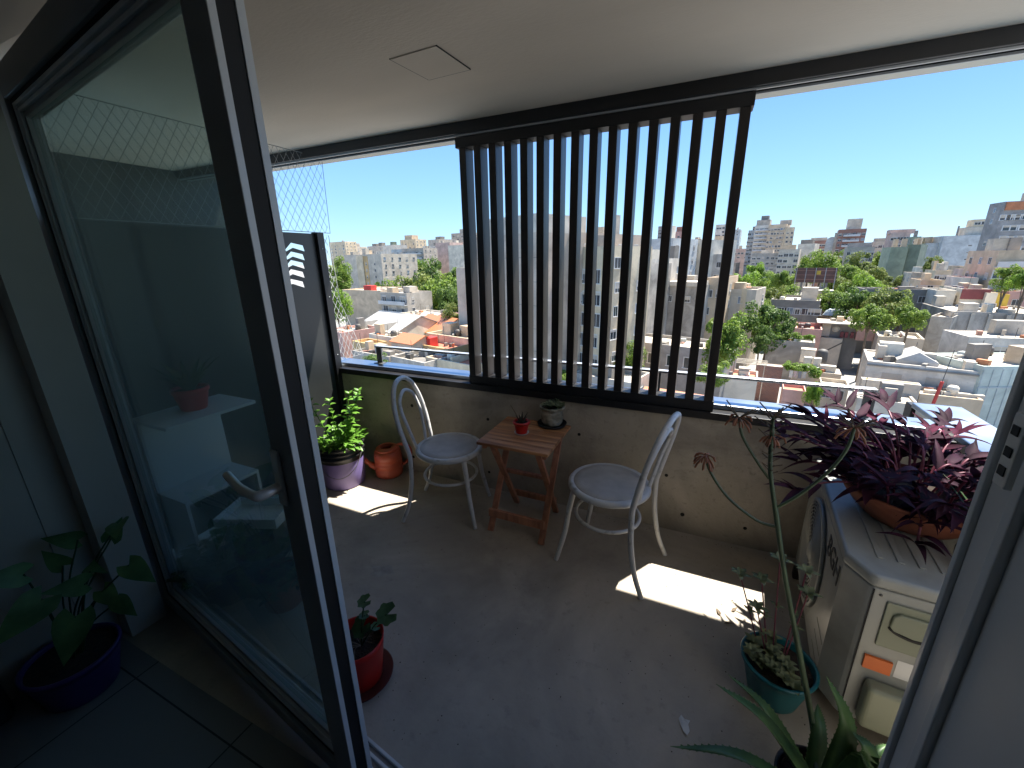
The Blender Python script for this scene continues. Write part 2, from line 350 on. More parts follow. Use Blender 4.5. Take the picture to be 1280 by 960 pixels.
# --- safety net above and beyond the panel
def net(name, label, outline, sp, parent_mat='cord_net', r=.0013, x=-2.64):
    """diamond mesh of cords clipped to a convex outline in the y-z plane"""
    o = thing(name, label, 'safety net', (x, outline[0][0], outline[0][1]))
    ox, oy, oz = o.location; mb = MB(); n = len(outline)
    def clip(p, d):
        ts = []
        for i in range(n):
            a, b = outline[i], outline[(i+1) % n]; ex, ey = b[0]-a[0], b[1]-a[1]; den = d[0]*ey-d[1]*ex
            if abs(den) < 1e-9: continue
            t = ((a[0]-p[0])*ey-(a[1]-p[1])*ex)/den; u = ((a[0]-p[0])*d[1]-(a[1]-p[1])*d[0])/den
            if -1e-6 <= u <= 1+1e-6: ts.append(t)
        return (min(ts), max(ts)) if len(ts) > 1 and max(ts)-min(ts) > .01 else None
    for sgn in (1, -1):
        for k in range(-140, 140):
            p = (outline[0][0]+k*sp, outline[0][1]); dd = (sgn*.62, 1.)
            c = clip(p, dd)
            if not c: continue
            m_ = max(2, int((c[1]-c[0])/(sp*.8))); pts = []
            for i in range(m_+1):
                t = lerp(c[0], c[1], i/m_); y, z = p[0]+dd[0]*t, p[1]+dd[1]*t
                pts.append((.012*math.sin(3*y+2*z)+.006*math.sin(11*y+1.3*z), y-oy+.004*math.sin(9*z+k), z-oz))
            mb.tube(pts, r, 4, cap=False)
    mb.build('mesh', parent_mat, o)
    e = MB(); e.tube([(0, p[0]-oy, p[1]-oz) for p in outline], .0025, 5, closed=True); e.build('edge_rope', parent_mat, o)
    return o
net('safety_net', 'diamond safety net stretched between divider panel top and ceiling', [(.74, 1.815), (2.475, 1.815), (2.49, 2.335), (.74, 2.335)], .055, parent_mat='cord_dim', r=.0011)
net('safety_net', 'loose safety net beyond the divider panel down to the parapet cap', [(2.38, .83), (2.68, .83), (2.50, 1.30), (2.475, 1.80), (2.38, 1.80)], .05, r=.0018, x=-2.66)
# neighbour's screen beyond the net, seen through the glass
n_ = thing('neighbour_wall', 'dark wall of the next balcony seen through the net', 'wall', (-4.3, .62, 0))
MB().box((0, .3, 0), (.15, 2.3, CZ-.002)).build('wall', 'panel_metal', n_)

# --- hatch in the ceiling
h = thing('ceiling_hatch', 'square access hatch outlined in the beige ceiling', 'hatch', (-1.15, 1.70, CZ))
q = [onZ(a, b, CZ) for a, b in ((487, 73), (536, 99), (588, 86), (545, 56))]
c = sum(q, Vector())/4; h.location = c
Q = [p-c for p in q]
MB().prism([Q[i]*.985+Vector((0, 0, -.0042)) for i in range(4)], (0, 0, .004)).build('door', 'ceiling_paint', h)
g = MB()
for i in range(4):
    if i == 3: continue
    g.bar(Q[i]+Vector((0, 0, -.002)), Q[(i+1) % 4]+Vector((0, 0, -.002)), .0042, .003)
g.build('seam', 'gasket', h)

# ================================================================== THE DOORWAY
A = onZ(208, 740, .1); B = onZ(412, 938, .1); U = (B-A); U.z = 0; U.normalize(); N = Vector((-U.y, U.x, 0))
O = Vector((A.x, A.y, 0))
def uv(x, y):
    r_ = Vector(ray(x, y)); c_ = Vector(CAM); t = (O-c_).dot(N)/r_.dot(N); P = c_+r_*t; return (P-O).dot(U), P.z
leaf_rz = math.atan2(U.y, U.x)
D = thing('glass_door', 'tall grey framed glass door leaf standing open on the left', 'door', O, leaf_rz)
uL0 = -.085; uS = uv(8, 108)[0]*.5+uv(208, 740)[0]*.5
uG0, uG1 = uS+.075, uv(263, 240)[0]+.032                    # pane edges
uR1 = uv(315, 240)[0]-.012; uR2 = uv(325, 240)[0]; uR3 = uv(343, 240)[0]; uR4 = uv(352, 240)[0]
vB = .10; vT = uv(100, 40)[1]; TOP = vT+.09
print('LEAF', uL0, uS, uG0, uG1, uR1, uR2, uR3, uR4, vT, uv(228, 240), uv(345, 600), uv(297, 592), uv(100, 490), uv(0, 68), uv(68, 0))
def db(u0, v0, u1, v1, w0, w1): return MB().box((u0, w0, v0), (u1, w1, v1))
db(uL0, .04, uS, TOP, -.012, .050).build('stile', 'frame_grey', D, .003)
db(uG1+.028, .04, uR1, TOP, -.012, .050).build('stile', 'frame_grey', D, .003)
db(uS+.0005, .04, uG1+.0275, vB-.004, -.012, .050).build('bottom_rail', 'frame_grey', D, .003)
db(uS+.0005, vT+.004, uG1+.0275, TOP, -.012, .050).build('top_rail', 'frame_grey', D, .003)
gs = MB()
for k, (e, m0, m1) in enumerate(((0, -.006, .0),)):
    gs.box((uS+.001, .0, vB-.0035), (uS+.012, .05, vT+.0035)); gs.box((uG1+.016, .0, vB-.0035), (uG1+.027, .05, vT+.0035))
    gs.box((uS+.0125, .0, vB-.0035), (uG1+.0155, .05, vB+.008)); gs.box((uS+.0125, .0, vT-.008), (uG1+.0155, .05, vT+.0035))
gs.build('gasket', 'gasket', D)
bd = MB()
def beadframe(mb, i, wd, w0, w1):
    a0, a1, b0, b1 = uS+.013+i, uG1+.015-i, vB+.0085+i, vT-.0085-i
    mb.box((a0, w0, b0), (a0+wd, w1, b1)); mb.box((a1-wd, w0, b0), (a1, w1, b1))
    mb.box((a0+wd+.0003, w0, b0), (a1-wd-.0003, w1, b0+wd)); mb.box((a0+wd+.0003, w0, b1-wd), (a1-wd-.0003, w1, b1))
beadframe(bd, 0, .012, .000, .045); beadframe(bd, .016, .012, .006, .045)
bd.build('glazing_bead', 'frame_light', D, .002)
b2 = MB(); beadframe(b2, .0285, .016, .014, .048); b2.build('inner_rebate', 'frame_grey', D, .002)
db(uS+.0575, vB+.0535, uG1-.0305, vT-.0535, .026, .034).build('pane', 'door_glass', D)
db(uR1+.0004, .04, uR1+.004, TOP, -.013, .0015).build('edge_strip', 'frame_light', D, .001)  # leaf edge, its paleness standing in for the sky's reflection
db(uR1+.0004, .04, uR1+.0015, TOP, .002, .035).build('gasket', 'gasket', D)
db(uR1+.0004, .04, uR1+.004, TOP, .0355, .051).build('edge_strip', 'frame_light', D, .001)
# lever handles
def lever(parent, u, v, u2, v2, side=-1):
    h_ = MB(); h_.box((u-.016, -.022, v-.05), (u+.016, -.0125, v+.095)); o = h_.build('handle', 'handle_metal', parent, .006)
    l_ = MB(); l_.tube(curve([(u, -.02, v), (u, -.06, v), (u-.012*(1 if u2 < u else -1), -.072, v), (lerp(u, u2, .5), -.075, lerp(v, v2, .25)), (u2, -.068, v2)], 6), [.013]*6+[.0125]*6+[.011]*6+[.010]*7, 10)
    l_.build('lever', 'handle_metal', o)
hu, hv = uv(360, 604); tu, tv = uv(297, 592)
lever(D, hu, hv, hu-.145, hv+.015)
hu, hv = uv(100, 480); o = MB().box((hu-.012, -.02, hv-.02), (hu+.012, -.0125, hv+.02)).build('handle', 'handle_metal', D, .004)
MB().tube(curve([(hu, -.02, hv), (hu, -.05, hv), (hu, -.056, hv-.03), (hu, -.052, hv-.12)], 6), [.009]*13+[.008]*6, 8).build('lever', 'white_plastic', o)

# fixed frame, threshold, right jamb
t = thing('door_threshold', 'grooved pale metal threshold track on the balcony doorstep', 'threshold', O, leaf_rz)
MB().box((-.07, .052, .0), (2.65, .125, .012)).build('sill', 'frame_grey', t, .002)
for y in (.058, .084, .110): MB().box((-.07, y, .0125), (2.65, y+.010, .026)).build('runner', 'frame_light', t, .002)
j = thing('door_jamb', 'grey metal door jamb with pale edge strips on the right', 'door jamb', (.366, .7, .0))
JX = .0
MB().box((.002, -.058, .03), (.14, -.012, 2.27)).build('jamb_face', 'jamb_grey', j, .003)
MB().box((-.004, -.0115, .03), (.14, .0, 2.27)).build('edge_strip', 'frame_light', j, .002)  # jamb edge painted paler to imitate the balcony light it catches
MB().box((-.004, -.075, .03), (.14, -.0585, 2.27)).build('edge_strip', 'frame_light', j, .002)
MB().box((.006, -.42, .03), (.14, -.0755, 2.27)).build('leaf_edge', 'jamb_grey', j, .003)
k = onX(1276, 553, .366); 
sp = MB().box((-.007, k.y-.7-.012, k.z-.06), (.0055, k.y-.7+.012, k.z+.035)).build('strike_plate', 'handle_metal', j, .002)
for z in (-.045, -.02, .008): MB().box((-.0085, k.y-.7-.006, k.z+z), (-.0072, k.y-.7+.006, k.z+z+.012)).build('slot', 'gasket', sp)

# ================================================================== THE ROOM (dark interior round the camera)
struct(MB().box((-2.75, -3.2, -.1), (3.0, .5795, 0)), 'room_floor', 'room_tile')
struct(MB().box((-2.40, -3.2, .0005), (-2.27, .495, 2.55)), 'room_wall', 'room_wall')
struct(MB().box((-2.75, -3.35, 0), (3.0, -3.2005, 2.55)), 'room_wall', 'room_dark')
struct(MB().box((2.6, -3.2, .0005), (2.75, .60, 2.55)), 'room_wall', 'room_dark')
struct(MB().box((-2.75, -3.2, 2.5505), (3.0, .5995, 2.7)), 'room_ceiling', 'room_dark')
struct(MB().box((-2.62, .4955, .0005), (-2.265, .74, CZ-.0005)).box((-2.2645, .60, .0005), (-2.175, .735, CZ-.0008)).box((.51, .5, .0005), (3.0, .80, 2.9)).box((-2.75, .6, 2.30), (1.03, .78, CZ-.0008)).box((-2.75, .5, 2.3605), (3.2, .5, 2.55)), 'facade_wall', 'room_wall')
# ================================================================== FURNITURE
def make_chair(label):
    t = thing('bentwood_chair', label, 'chair', group='white bentwood chairs at the table')
    sf = MB(); sf.lathe([(.17, .438), (.205, .436), (.2135, .444), (.2135, .458), (.207, .467), (.196, .470), (.184, .466), (.17, .462)], n=48)
    sf.build('seat_frame', 'chair_paint', t)
    sp = MB(); sp.lathe([(.185, .4655), (.182, .470), (.15, .4735), (.08, .4755), (.0, .476)], n=48); sp.build('seat_panel', 'seat_vinyl', t)
    for sy in (-1, 1):
        lg = MB(); lg.tube(curve([(.135, sy*.135, .438), (.152, sy*.150, .33), (.166, sy*.160, .2), (.19, sy*.178, .07), (.205, sy*.19, .004)], 5), [.0155]*6+[.014]*8+[.0125]*7, 10); lg.build('leg', 'chair_paint', t)
        bk = MB(); bk.tube(curve([(-.275, sy*.190, .004), (-.228, sy*.182, .12), (-.198, sy*.176, .28), (-.192, sy*.174, .44), (-.2, sy*.177, .50)], 5), [.0125]*7+[.014]*14, 10); bk.build('leg', 'chair_paint', t)
    hp = [(-.2, -.177, .50), (-.215, -.186, .57), (-.236, -.190, .66), (-.258, -.176, .75), (-.278, -.138, .832), (-.292, -.075, .884), (-.296, 0, .90),
          (-.292, .075, .884), (-.278, .138, .832), (-.258, .176, .75), (-.236, .190, .66), (-.215, .186, .57), (-.2, .177, .50)]
    h = MB(); h.tube(curve(hp, 6), .0142, 12); h.build('outer_hoop', 'chair_paint', t)
    ip = [(-.188, -.070, .462), (-.2, -.088, .53), (-.222, -.112, .64), (-.246, -.115, .72), (-.266, -.085, .79), (-.276, 0, .826), (-.266, .085, .79), (-.246, .115, .72), (-.222, .112, .64), (-.2, .088, .53), (-.188, .070, .462)]
    h = MB(); h.tube(curve(ip, 6), .0105, 10); h.build('inner_hoop', 'chair_paint', t)
    rg = MB(); rg.tube([(.168*math.cos(a), .168*math.sin(a), .275) for a in [2*PI*k/40 for k in range(40)]], .0095, 8, closed=True); rg.build('stretcher_ring', 'chair_paint', t)
    return t
ch = make_chair('white bentwood chair beside the purple bucket, back to the dark panel')
ch.location = (-1.375, 2.02, 0); ch.rotation_euler.z = math.radians(14)
c2 = copy_tree(ch); c2['label'] = 'white bentwood chair between wooden table and aloe stalk, seen from its side'
c2.location = (-.345, 1.965, 0); c2.rotation_euler.z = math.radians(180-12)

# --- folding table
TZ = .61; tx0, tx1, ty0, ty1 = -1.085, -.655, 1.865, 2.295
t = thing('folding_table', 'small square folding wooden side table between the two chairs', 'table', ((tx0+tx1)/2, (ty0+ty1)/2, 0))
hw, hd = (tx1-tx0)/2, (ty1-ty0)/2
tp = MB()
for k in range(6):
    y = -hd+k*(2*hd/6); tp.box((-hw, y+.0008, TZ-.018), (hw, y+2*hd/6-.0008, TZ))
tp.build('tabletop', 'table_wood', t, .002)
for x in (-hw+.02, hw-.042): MB().box((x, -hd+.03, TZ-.05), (x+.022, hd-.03, TZ-.0185)).build('batten', 'table_leg_wood', t, .002)
for sx in (-1, 1):
    MB().bar((sx*.165, -.175, .004), (sx*.165, .16, TZ-.03), .020, .036, up=(1, 0, 0)).build('leg', 'table_leg_wood', t, .002)
    MB().bar((sx*.140, .175, .004), (sx*.140, -.16, TZ-.03), .020, .036, up=(1, 0, 0)).build('leg', 'table_leg_wood', t, .002)
MB().box((-.178, -.168, .10), (.178, -.148, .15)).build('crossbar', 'table_leg_wood', t, .002)
MB().box((-.152, .132, .085), (.152, .150, .125)).build('crossbar', 'table_leg_wood', t, .002)
MB().box((-.13, -.012, .33), (.13, .012, .352)).build('crossbar', 'table_leg_wood', t, .002)

# ================================================================== POTS AND PLANTS
def pot(mb, r0, r1, h, th=.006, rim=0, n=36, base=0.):
    pr = [(0, base+.001), (r0*.96, base+.001), (r0, base+.006)]
    for k in range(1, 7): pr.append((lerp(r0, r1, k/6), lerp(base+.006, base+h-rim, k/6)))
    if rim: pr += [(r1+.006, base+h-rim), (r1+.007, base+h-.003), (r1+.004, base+h)]
    else: pr += [(r1, base+h)]
    pr += [(r1-th, base+h), (r1-th-.002, base+h-.01), (lerp(r0, r1, .3)-th, base+h*.35)]
    return mb.lathe(pr, n=n)
def soil(o, r, z): s_ = MB(); s_.disc((0, 0, z), r, 28, .006); return s_.build('soil', 'soil', o)
P = onZ(652, 541, TZ)
t = thing('small_red_pot', 'tiny red pot with spiky succulent and twig on wooden table', 'flower pot', P); t.scale = (1.12, 1.12, 1.12)
mb = MB(); pot(mb, .030, .040, .068, .003, .012); mb.build('pot', 'red_plastic', t); soil(t, .036, .058)
MB().lathe([(0, .0005), (.036, .0005), (.04, .006), (.038, .006), (.034, .003), (0, .003)], n=28).build('saucer', 'white_plastic', t)
f = MB()
for k in range(9):
    a = k*2.4; f.leaf((.012*math.cos(a), .012*math.sin(a), .058), (.5*math.cos(a), .5*math.sin(a), 1), rnd(.04, .065), .016, .1, .5)
f.build('foliage', 'leaf_haw', t); MB().tube(curve([(-.008, 0, .055), (-.03, .0, .10), (-.062, .0, .15)], 4), .0022, 5).build('twig', 'twig', t)
P = onZ(690, 531, TZ)
t = thing('stone_pot', 'mossy stone coloured pot of small succulents on black saucer', 'flower pot', P); t.scale = (1.22, 1.22, 1.2)
MB().lathe([(0, .0005), (.068, .0005), (.075, .014), (.072, .014), (.064, .004), (0, .004)], n=32).build('saucer', 'dark_plastic', t)
mb = MB(); mb.lathe([(0, .005), (.042, .005), (.052, .02), (.056, .05), (.052, .078), (.056, .09), (.064, .098), (.064, .106), (.056, .106), (.052, .095)], n=32); mb.build('pot', 'stone_pot', t); soil(t, .054, .094)
f = MB()
for k in range(46):
    a = rnd(0, 6.28); r_ = .055*math.sqrt(random.random()); p = Vector((r_*math.cos(a), r_*math.sin(a), .096+rnd(0, .02)))
    for q in range(5):
        b = a+q*1.26; f.leaf(p, (math.cos(b), math.sin(b), rnd(.4, 1.4)), rnd(.014, .026), .010, .3, .3, 3, .7)
f.build('foliage', 'leaf_succ', t)

# purple bucket with basil-like plant
t = thing('purple_bucket', 'old purple bucket with black rim planted with bright green herbs', 'bucket', (-2.335, 2.01, 0)); t.scale = (1.2, 1.2, 1.13)
mb = MB(); mb.lathe([(0, .001), (.118, .001), (.122, .008), (.128, .09), (.1285, .10), (.1315, .185), (.1318, .19)], n=48); mb.build('body', 'purple_plastic', t)
mb = MB(); mb.lathe([(.1325, .1885), (.1345, .20), (.1345, .215), (.142, .218), (.142, .226), (.1355, .229), (.136, .245), (.144, .248), (.144, .256), (.137, .259), (.138, .275), (.146, .278), (.147, .292), (.143, .296), (.134, .296), (.132, .27)], n=48); mb.build('rim', 'bucket_black', t); soil(t, .134, .272)
hd = MB(); hd.tube(curve([(.146*math.cos(a), .146*math.sin(a)-.004, .252-.15*math.sin((a+2.1)/(2.1+.35)*PI)) for a in [-2.1, -1.7, -1.3, -.9, -.5, -.1, .35]], 5), .002, 6); hd.build('handle', 'post_metal', t)
f = MB(); stm = MB()
for k in range(150):
    a = rnd(0, 6.28); r_ = .135*math.sqrt(random.random()); p = (r_*math.cos(a), r_*math.sin(a), .275+rnd(0, .055))
    f.leaf(p, (math.cos(a)*rnd(.2, 1), math.sin(a)*rnd(.2, 1), rnd(.0, .9)), rnd(.04, .075), rnd(.022, .036), rnd(.5, 1.3), .25, 4, .75)
for a, ln, n_ in [(.5, .36, 8), (1.7, .30, 7), (0.0, .26, 7), (3.6, .30, 7), (5.2, .12, 5), (2.6, .26, 6), (1.1, .31, 7)]:
    lean = .35; pts = curve([(.04*math.cos(a), .04*math.sin(a), .27), (.09*math.cos(a), .09*math.sin(a), .27+ln*.5), ((.09+lean*ln*.5)*math.cos(a), (.09+lean*ln*.5)*math.sin(a), .27+ln)], 6)
    stm.tube(pts, .0026, 5)
    for i in range(n_):
        p = pts[int((i+1.2)/(n_+.5)*(len(pts)-1))]
        for sgn in (-1, 1):
            b = a+i*1.57+(0 if sgn > 0 else PI); f.leaf(p, (math.cos(b), math.sin(b), .45), rnd(.045, .08)*(1-.04*i), rnd(.024, .038), .9, .25, 5, .7)
    for q in range(4): b = q*1.57; f.leaf(pts[-1], (math.cos(b), math.sin(b), .9), .04, .02, .6, .3, 4, .7)
f.build('foliage', 'leaf_basil', t); stm.build('stem', 'leaf_basil', t)
t = thing('dark_leaf_plant', 'dark leafy plant half hidden behind the purple bucket and door', 'potted plant', (-2.50, 1.72, 0))
mb = MB(); pot(mb, .08, .10, .19, .004, .02); mb.build('pot', 'dark_plastic', t); soil(t, .095, .17)
f = MB(); stm = MB()
for k in range(16):
    a = rnd(0, 6.28); h_ = rnd(.18, .42); pts = curve([(0, 0, .16), (.04*math.cos(a), .04*math.sin(a), .16+h_*.5), (.09*math.cos(a), .09*math.sin(a), .16+h_)], 5); stm.tube(pts, .0025, 5)
    for i in range(4, len(pts)):
        b = i*2.4+a; f.leaf(pts[i], (math.cos(b), math.sin(b), .4), rnd(.04, .07), .03, .8, .25, 4, .7)
f.build('foliage', 'leaf_dark', t); stm.build('stem', 'leaf_dark', t)

# watering can
t = thing('watering_can', 'orange plastic watering can on the floor behind the purple bucket', 'watering can', (-2.10, 2.238, 0), math.radians(38)); t.scale = (1.17, 1.17, 1.08)
mb = MB(); mb.lathe([(0, .001), (.083, .001), (.089, .008), (.089, .05), (.0875, .052), (.0875, .075), (.089, .077), (.089, .1), (.0875, .102), (.0875, .125), (.089, .127), (.088, .165), (.080, .19), (.070, .198), (.045, .199), (.045, .19), (.06, .18)], n=40); mb.build('body', 'orange_plastic', t)
MB().tube(curve([(.03, 0, .2), (.085, 0, .222), (.135, 0, .20), (.150, 0, .145), (.125, 0, .085), (.088, 0, .06)], 6), [.011]*31, 10).build('handle', 'orange_plastic', t)
MB().tube(curve([(-.08, 0, .06), (-.14, 0, .12), (-.19, 0, .21)], 6), [.022]*4+[.016]*5+[.012]*4, 10).build('spout', 'orange_plastic', t)
MB().lathe([(.042, .1985), (.075, .199), (.072, .208), (.05, .222), (.042, .215)], n=32).build('collar', 'orange_plastic', t)

# red pot with geranium by the door
t = thing('red_pot', 'red plastic pot with young geranium on dark saucer by the door', 'flower pot', (-1.09, .875, 0)); t.scale = (.98, .98, 1.0)
MB().lathe([(0, .0008), (.115, .0008), (.128, .018), (.125, .018), (.11, .006), (0, .006)], n=40).build('saucer', 'red_saucer', t)
mb = MB(); pot(mb, .084, .108, .195, .004, base=.0065); mb.build('pot', 'red_plastic', t); soil(t, .098, .155)
def round_leaf(mb, p, nrm, r):
    p, nrm = Vector(p), Vector(nrm).normalized(); x = nrm.orthogonal().normalized(); y = nrm.cross(x); n = 22; vs = [p-nrm*r*.25]
    for k in range(n):
        a = PI*.12+k/(n-1)*PI*1.76; rr = r*(1+.10*math.cos(a*7)); vs.append(p+x*math.cos(a)*rr+y*math.sin(a)*rr+nrm*(.03*r*math.sin(a*7)))
    mb.add(vs, [(0, k, k+1) for k in range(1, n)], True)
f = MB(); stm = MB()
base = onX(455, 800, -1.07)
for px, r_, w in (((456, 753), .028, (0, -.3, 1)), ((484, 769), .040, (.3, -.5, 1)), ((452, 783), .046, (-.2, -.7, .9)), ((456, 770), .022, (0, 0, 1)), ((470, 784), .02, (.2, 0, 1))):
    p = (onY(px[0], px[1], .90)-Vector(t.location))/.98; stm.tube(curve([(.015, .01, .155), (p.x*.5+.01, p.y*.5, lerp(.155, p.z, .6)), p], 5), .0025, 5); round_leaf(f, p, w, r_)
f.build('foliage', 'leaf_geranium', t); stm.build('stem', 'leaf_geranium', t)
dr = MB()
for k in range(12):
    a = rnd(0, 6.28); dr.tube(curve([(.015, .01, .158), (.03*math.cos(a), .03*math.sin(a), .178), (.06*math.cos(a), .06*math.sin(a), .165)], 4), .0015, 4)
dr.build('dry_stems', 'twig', t)

# --- air conditioner
AX, AY, AZ0, AH, AL, AD = .527, 1.515, .055, .585, .775, .30
t = thing('air_conditioner', 'boxy white outdoor air conditioner unit carrying the purple plant bowl', 'air conditioner', (AX, AY-.09, 0), math.radians(-5))
# local: x depth (0..AD), y length (0..AL+.09), front = -x face
LL = AL+.09; cf = .05; zt = AZ0+AH
plan = [(0, .09), (cf, .012), (cf+.012, .0), (AD, 0), (AD, LL), (.0, LL)]
mb = MB(); mb.prism([(x, y, AZ0) for x, y in plan], (0, 0, AH-.045)); mb.build('body', 'ac_paint', t, .006)
def off(pl, e): cx = AD/2; cy = LL/2; return [(x+(e if x > cx else -e), y+(e if y > cy else -e)) for x, y in pl]
lid = off(plan, .004)
mb = MB(); mb.prism([(x, y, zt-.0445) for x, y in lid], (0, 0, .0445)); mb.build('top_cover', 'ac_paint', t, .014, seg=4)
rb = MB()
for k in range(4): x = .08+k*.052; rb.box((x, .10, zt), (x+.018, LL-.08, zt+.004))
rb.build('rib', 'ac_paint', t, .0035)
# fan
fy, fz, fr = .53, AZ0+.275, .225
fan = MB(); n = 40
fan.X = Matrix.Translation((0, fy, fz)) @ Matrix.Rotation(-PI/2, 4, 'Y')
fan.lathe([(0, .0012), (fr, .0012)], n=n); fan.build('fan_opening', 'ac_dark', t)
gr = MB(); gr.X = fan.X
gr.lathe([(fr, .001), (fr+.012, .003), (fr+.012, .012), (fr, .016), (fr-.006, .012)], n=48)
for k in range(1, 12):
    r_ = .04+k*(fr-.045)/11.5; gr.tube([(r_*math.cos(2*PI*i/40), r_*math.sin(2*PI*i/40), .014) for i in range(40)], .0028, 5, closed=True)
for k in range(24): a = 2*PI*k/24; gr.tube([(.045*math.cos(a), .045*math.sin(a), .012), (fr*math.cos(a+.25), fr*math.sin(a+.25), .012)], .0022, 4)
gr.lathe([(0, .022), (.03, .020), (.046, .012), (.046, .008)], n=28); gr.build('fan_grille', 'ac_paint', t)
bl = MB(); bl.X = fan.X
for k in range(5):
    a = k*2*PI/5; bl.add([(.04*math.cos(a), .04*math.sin(a), .004), (.19*math.cos(a-.1), .19*math.sin(a-.1), .003), (.2*math.cos(a+.5), .2*math.sin(a+.5), .0065), (.04*math.cos(a+.6), .04*math.sin(a+.6), .0065)], [(0, 1, 2, 3)], True)
bl.build('fan_blade', 'ac_print', t)
def text(body, size, mat, parent, name, loc, rot, ext=.0008, bold=0):
    cu = bpy.data.curves.new('t', 'FONT'); cu.body = body; cu.size = size; cu.extrude = ext; cu.offset = bold; cu.align_x = 'CENTER'; cu.align_y = 'CENTER'
    ob = bpy.data.objects.new('tmp', cu); COL.objects.link(ob); bpy.context.view_layer.update()
    me = bpy.data.meshes.new_from_object(ob.evaluated_get(bpy.context.evaluated_depsgraph_get())); bpy.data.objects.remove(ob)
    me.materials.clear(); me.materials.append(M[mat]); o = bpy.data.objects.new(name, me); COL.objects.link(o); o.parent = parent; o.location = loc
    o.rotation_euler = rot; return o
# front face normal -x, reading direction -y, up z
text('BGH', .11, 'ac_print', t, 'lettering', (-.0012, .215, zt-.125), Matrix(((0, 0, -1), (-1, 0, 0), (0, 1, 0))).to_euler(), bold=.0012)
for k in range(3): MB().box((-.0015, .10, AZ0+.06+k*.055), (-.0002, .235, AZ0+.063+k*.055)).build('louvre_line', 'ac_side_shaded', t)
# near end face
MB().box((cf+.012, -.003, AZ0+.004), (cf+.015, -.0002, zt-.05)).build('seam', 'gasket', t)
sc_ = MB().box((.10, -.007, AZ0+.335), (.26, -.0002, AZ0+.505)); sc_.build('service_cover', 'ac_side_shaded', t, .0065, seg=3)
gp = [(.118, AZ0+.425), (.13, AZ0+.412), (.178, AZ0+.402), (.226, AZ0+.408), (.24, AZ0+.422), (.236, AZ0+.465), (.22, AZ0+.478), (.135, AZ0+.478), (.12, AZ0+.465)]
MB().prism([(x, -.0072, z) for x, z in gp], (0, -.009, 0)).build('grip', 'ac_side_shaded', t, .006, seg=3)
MB().tube(curve([(.118, -.008, AZ0+.418), (.14, -.009, AZ0+.404), (.178, -.0095, AZ0+.396), (.218, -.009, AZ0+.401), (.24, -.008, AZ0+.414)], 5), [.003]+[.006]*19+[.003], 6).build('grip_recess', 'ac_dark', t)
for x, z in ((.082, .52), (.275, .52), (.082, .04), (.275, .29)): MB().lathe([(.0045, 0), (.0045, .002), (0, .003)], n=10).build('screw', 'post_metal', t, loc=(x, -.0005, AZ0+z), rot=(PI/2, 0, 0))
MB().box((.165, -.0012, AZ0+.232), (.27, -.0004, AZ0+.30)).build('label_plate', 'frame_light', t)
MB().box((.085, -.009, AZ0+.235), (.155, -.0005, AZ0+.285)).build('sticker', 'sticker_orange', t)
vc = MB().prism([(.10, -.0002, AZ0+.03), (.29, -.0002, AZ0+.03), (.29, -.0002, AZ0+.2), (.10, -.0002, AZ0+.2)], (0, -.055, 0)); vc.build('valve_cover', 'ac_side_shaded', t, .016, seg=4)
for y in (.12, LL-.12): MB().box((-.015, y, .0), (AD+.015, y+.045, AZ0-.0005)).build('foot', 'dark_plastic', t, .004)
ac = t
pp = MB()
for k in range(3): pp.tube(curve([(AD-.02, -.06, AZ0+.14-.03*k), (AD+.06, -.08, AZ0+.15-.03*k), (AD+.12, -.02, .05)], 6), .012, 8)
pp.build('pipe', 'dark_plastic', t)

# --- terracotta bowl with trailing purple plant
bc = Vector((.795, 1.83, zt+.0045))
t = thing('terracotta_bowl', 'wide terracotta bowl of trailing purple leaves on the air conditioner', 'flower pot', bc)
mb = MB(); mb.lathe([(0, .001), (.125, .001), (.14, .006), (.178, .045), (.208, .085), (.219, .105), (.222, .122), (.213, .124), (.202, .112)], n=56); mb.build('bowl', 'terracotta', t); soil(t, .203, .108)
f = MB(); f2 = MB(); stm = MB()
def trad(mb, st, p0, a, ln, rise, drop, nl, sz):
    pts = curve([p0, (p0[0]+.35*ln*math.cos(a), p0[1]+.35*ln*math.sin(a), p0[2]+rise*.7), (p0[0]+.75*ln*math.cos(a), p0[1]+.75*ln*math.sin(a), p0[2]+rise-drop*.35), (p0[0]+ln*math.cos(a), p0[1]+ln*math.sin(a), p0[2]+rise-drop)], 5)
    st.tube(pts, .004, 6)
    for i in range(nl):
        k = 2+int(i/(nl)*(len(pts)-3)); p = pts[k]; tg = (pts[min(k+1, len(pts)-1)]-pts[k-1]).normalized()
        b = a+(1 if i % 2 else -1)*rnd(.5, 1.2); mb.leaf(p, (math.cos(b)+tg.x*.3, math.sin(b)+tg.y*.3, rnd(.0, .9)), sz*rnd(.6, 1.35), sz*rnd(.19, .28), rnd(.2, 1.5), rnd(.3, .7), 7, rnd(.45, .65), tw=rnd(-.8, .8))
    for q in range(4):
        b = a+rnd(-1, 1); mb.leaf(pts[-1], (math.cos(b), math.sin(b), rnd(.2, 1.)), sz*rnd(.5, 1.1), sz*rnd(.16, .25), rnd(.2, 1.2), rnd(.3, .7), 7, .5, tw=rnd(-.6, .6))
for k in range(40):
    a = k*2.399; r_ = .19*math.sqrt(random.random()); near = math.cos(a-4.31) > .3
    trad(f, stm, (r_*math.cos(a), r_*math.sin(a), .105), a+rnd(-.5, .5), rnd(.03, .07) if near else rnd(.06, .2), rnd(.05, .15), rnd(-.03, .0) if near else rnd(.0, .07), random.choice((4, 5, 5)), rnd(.10, .15))
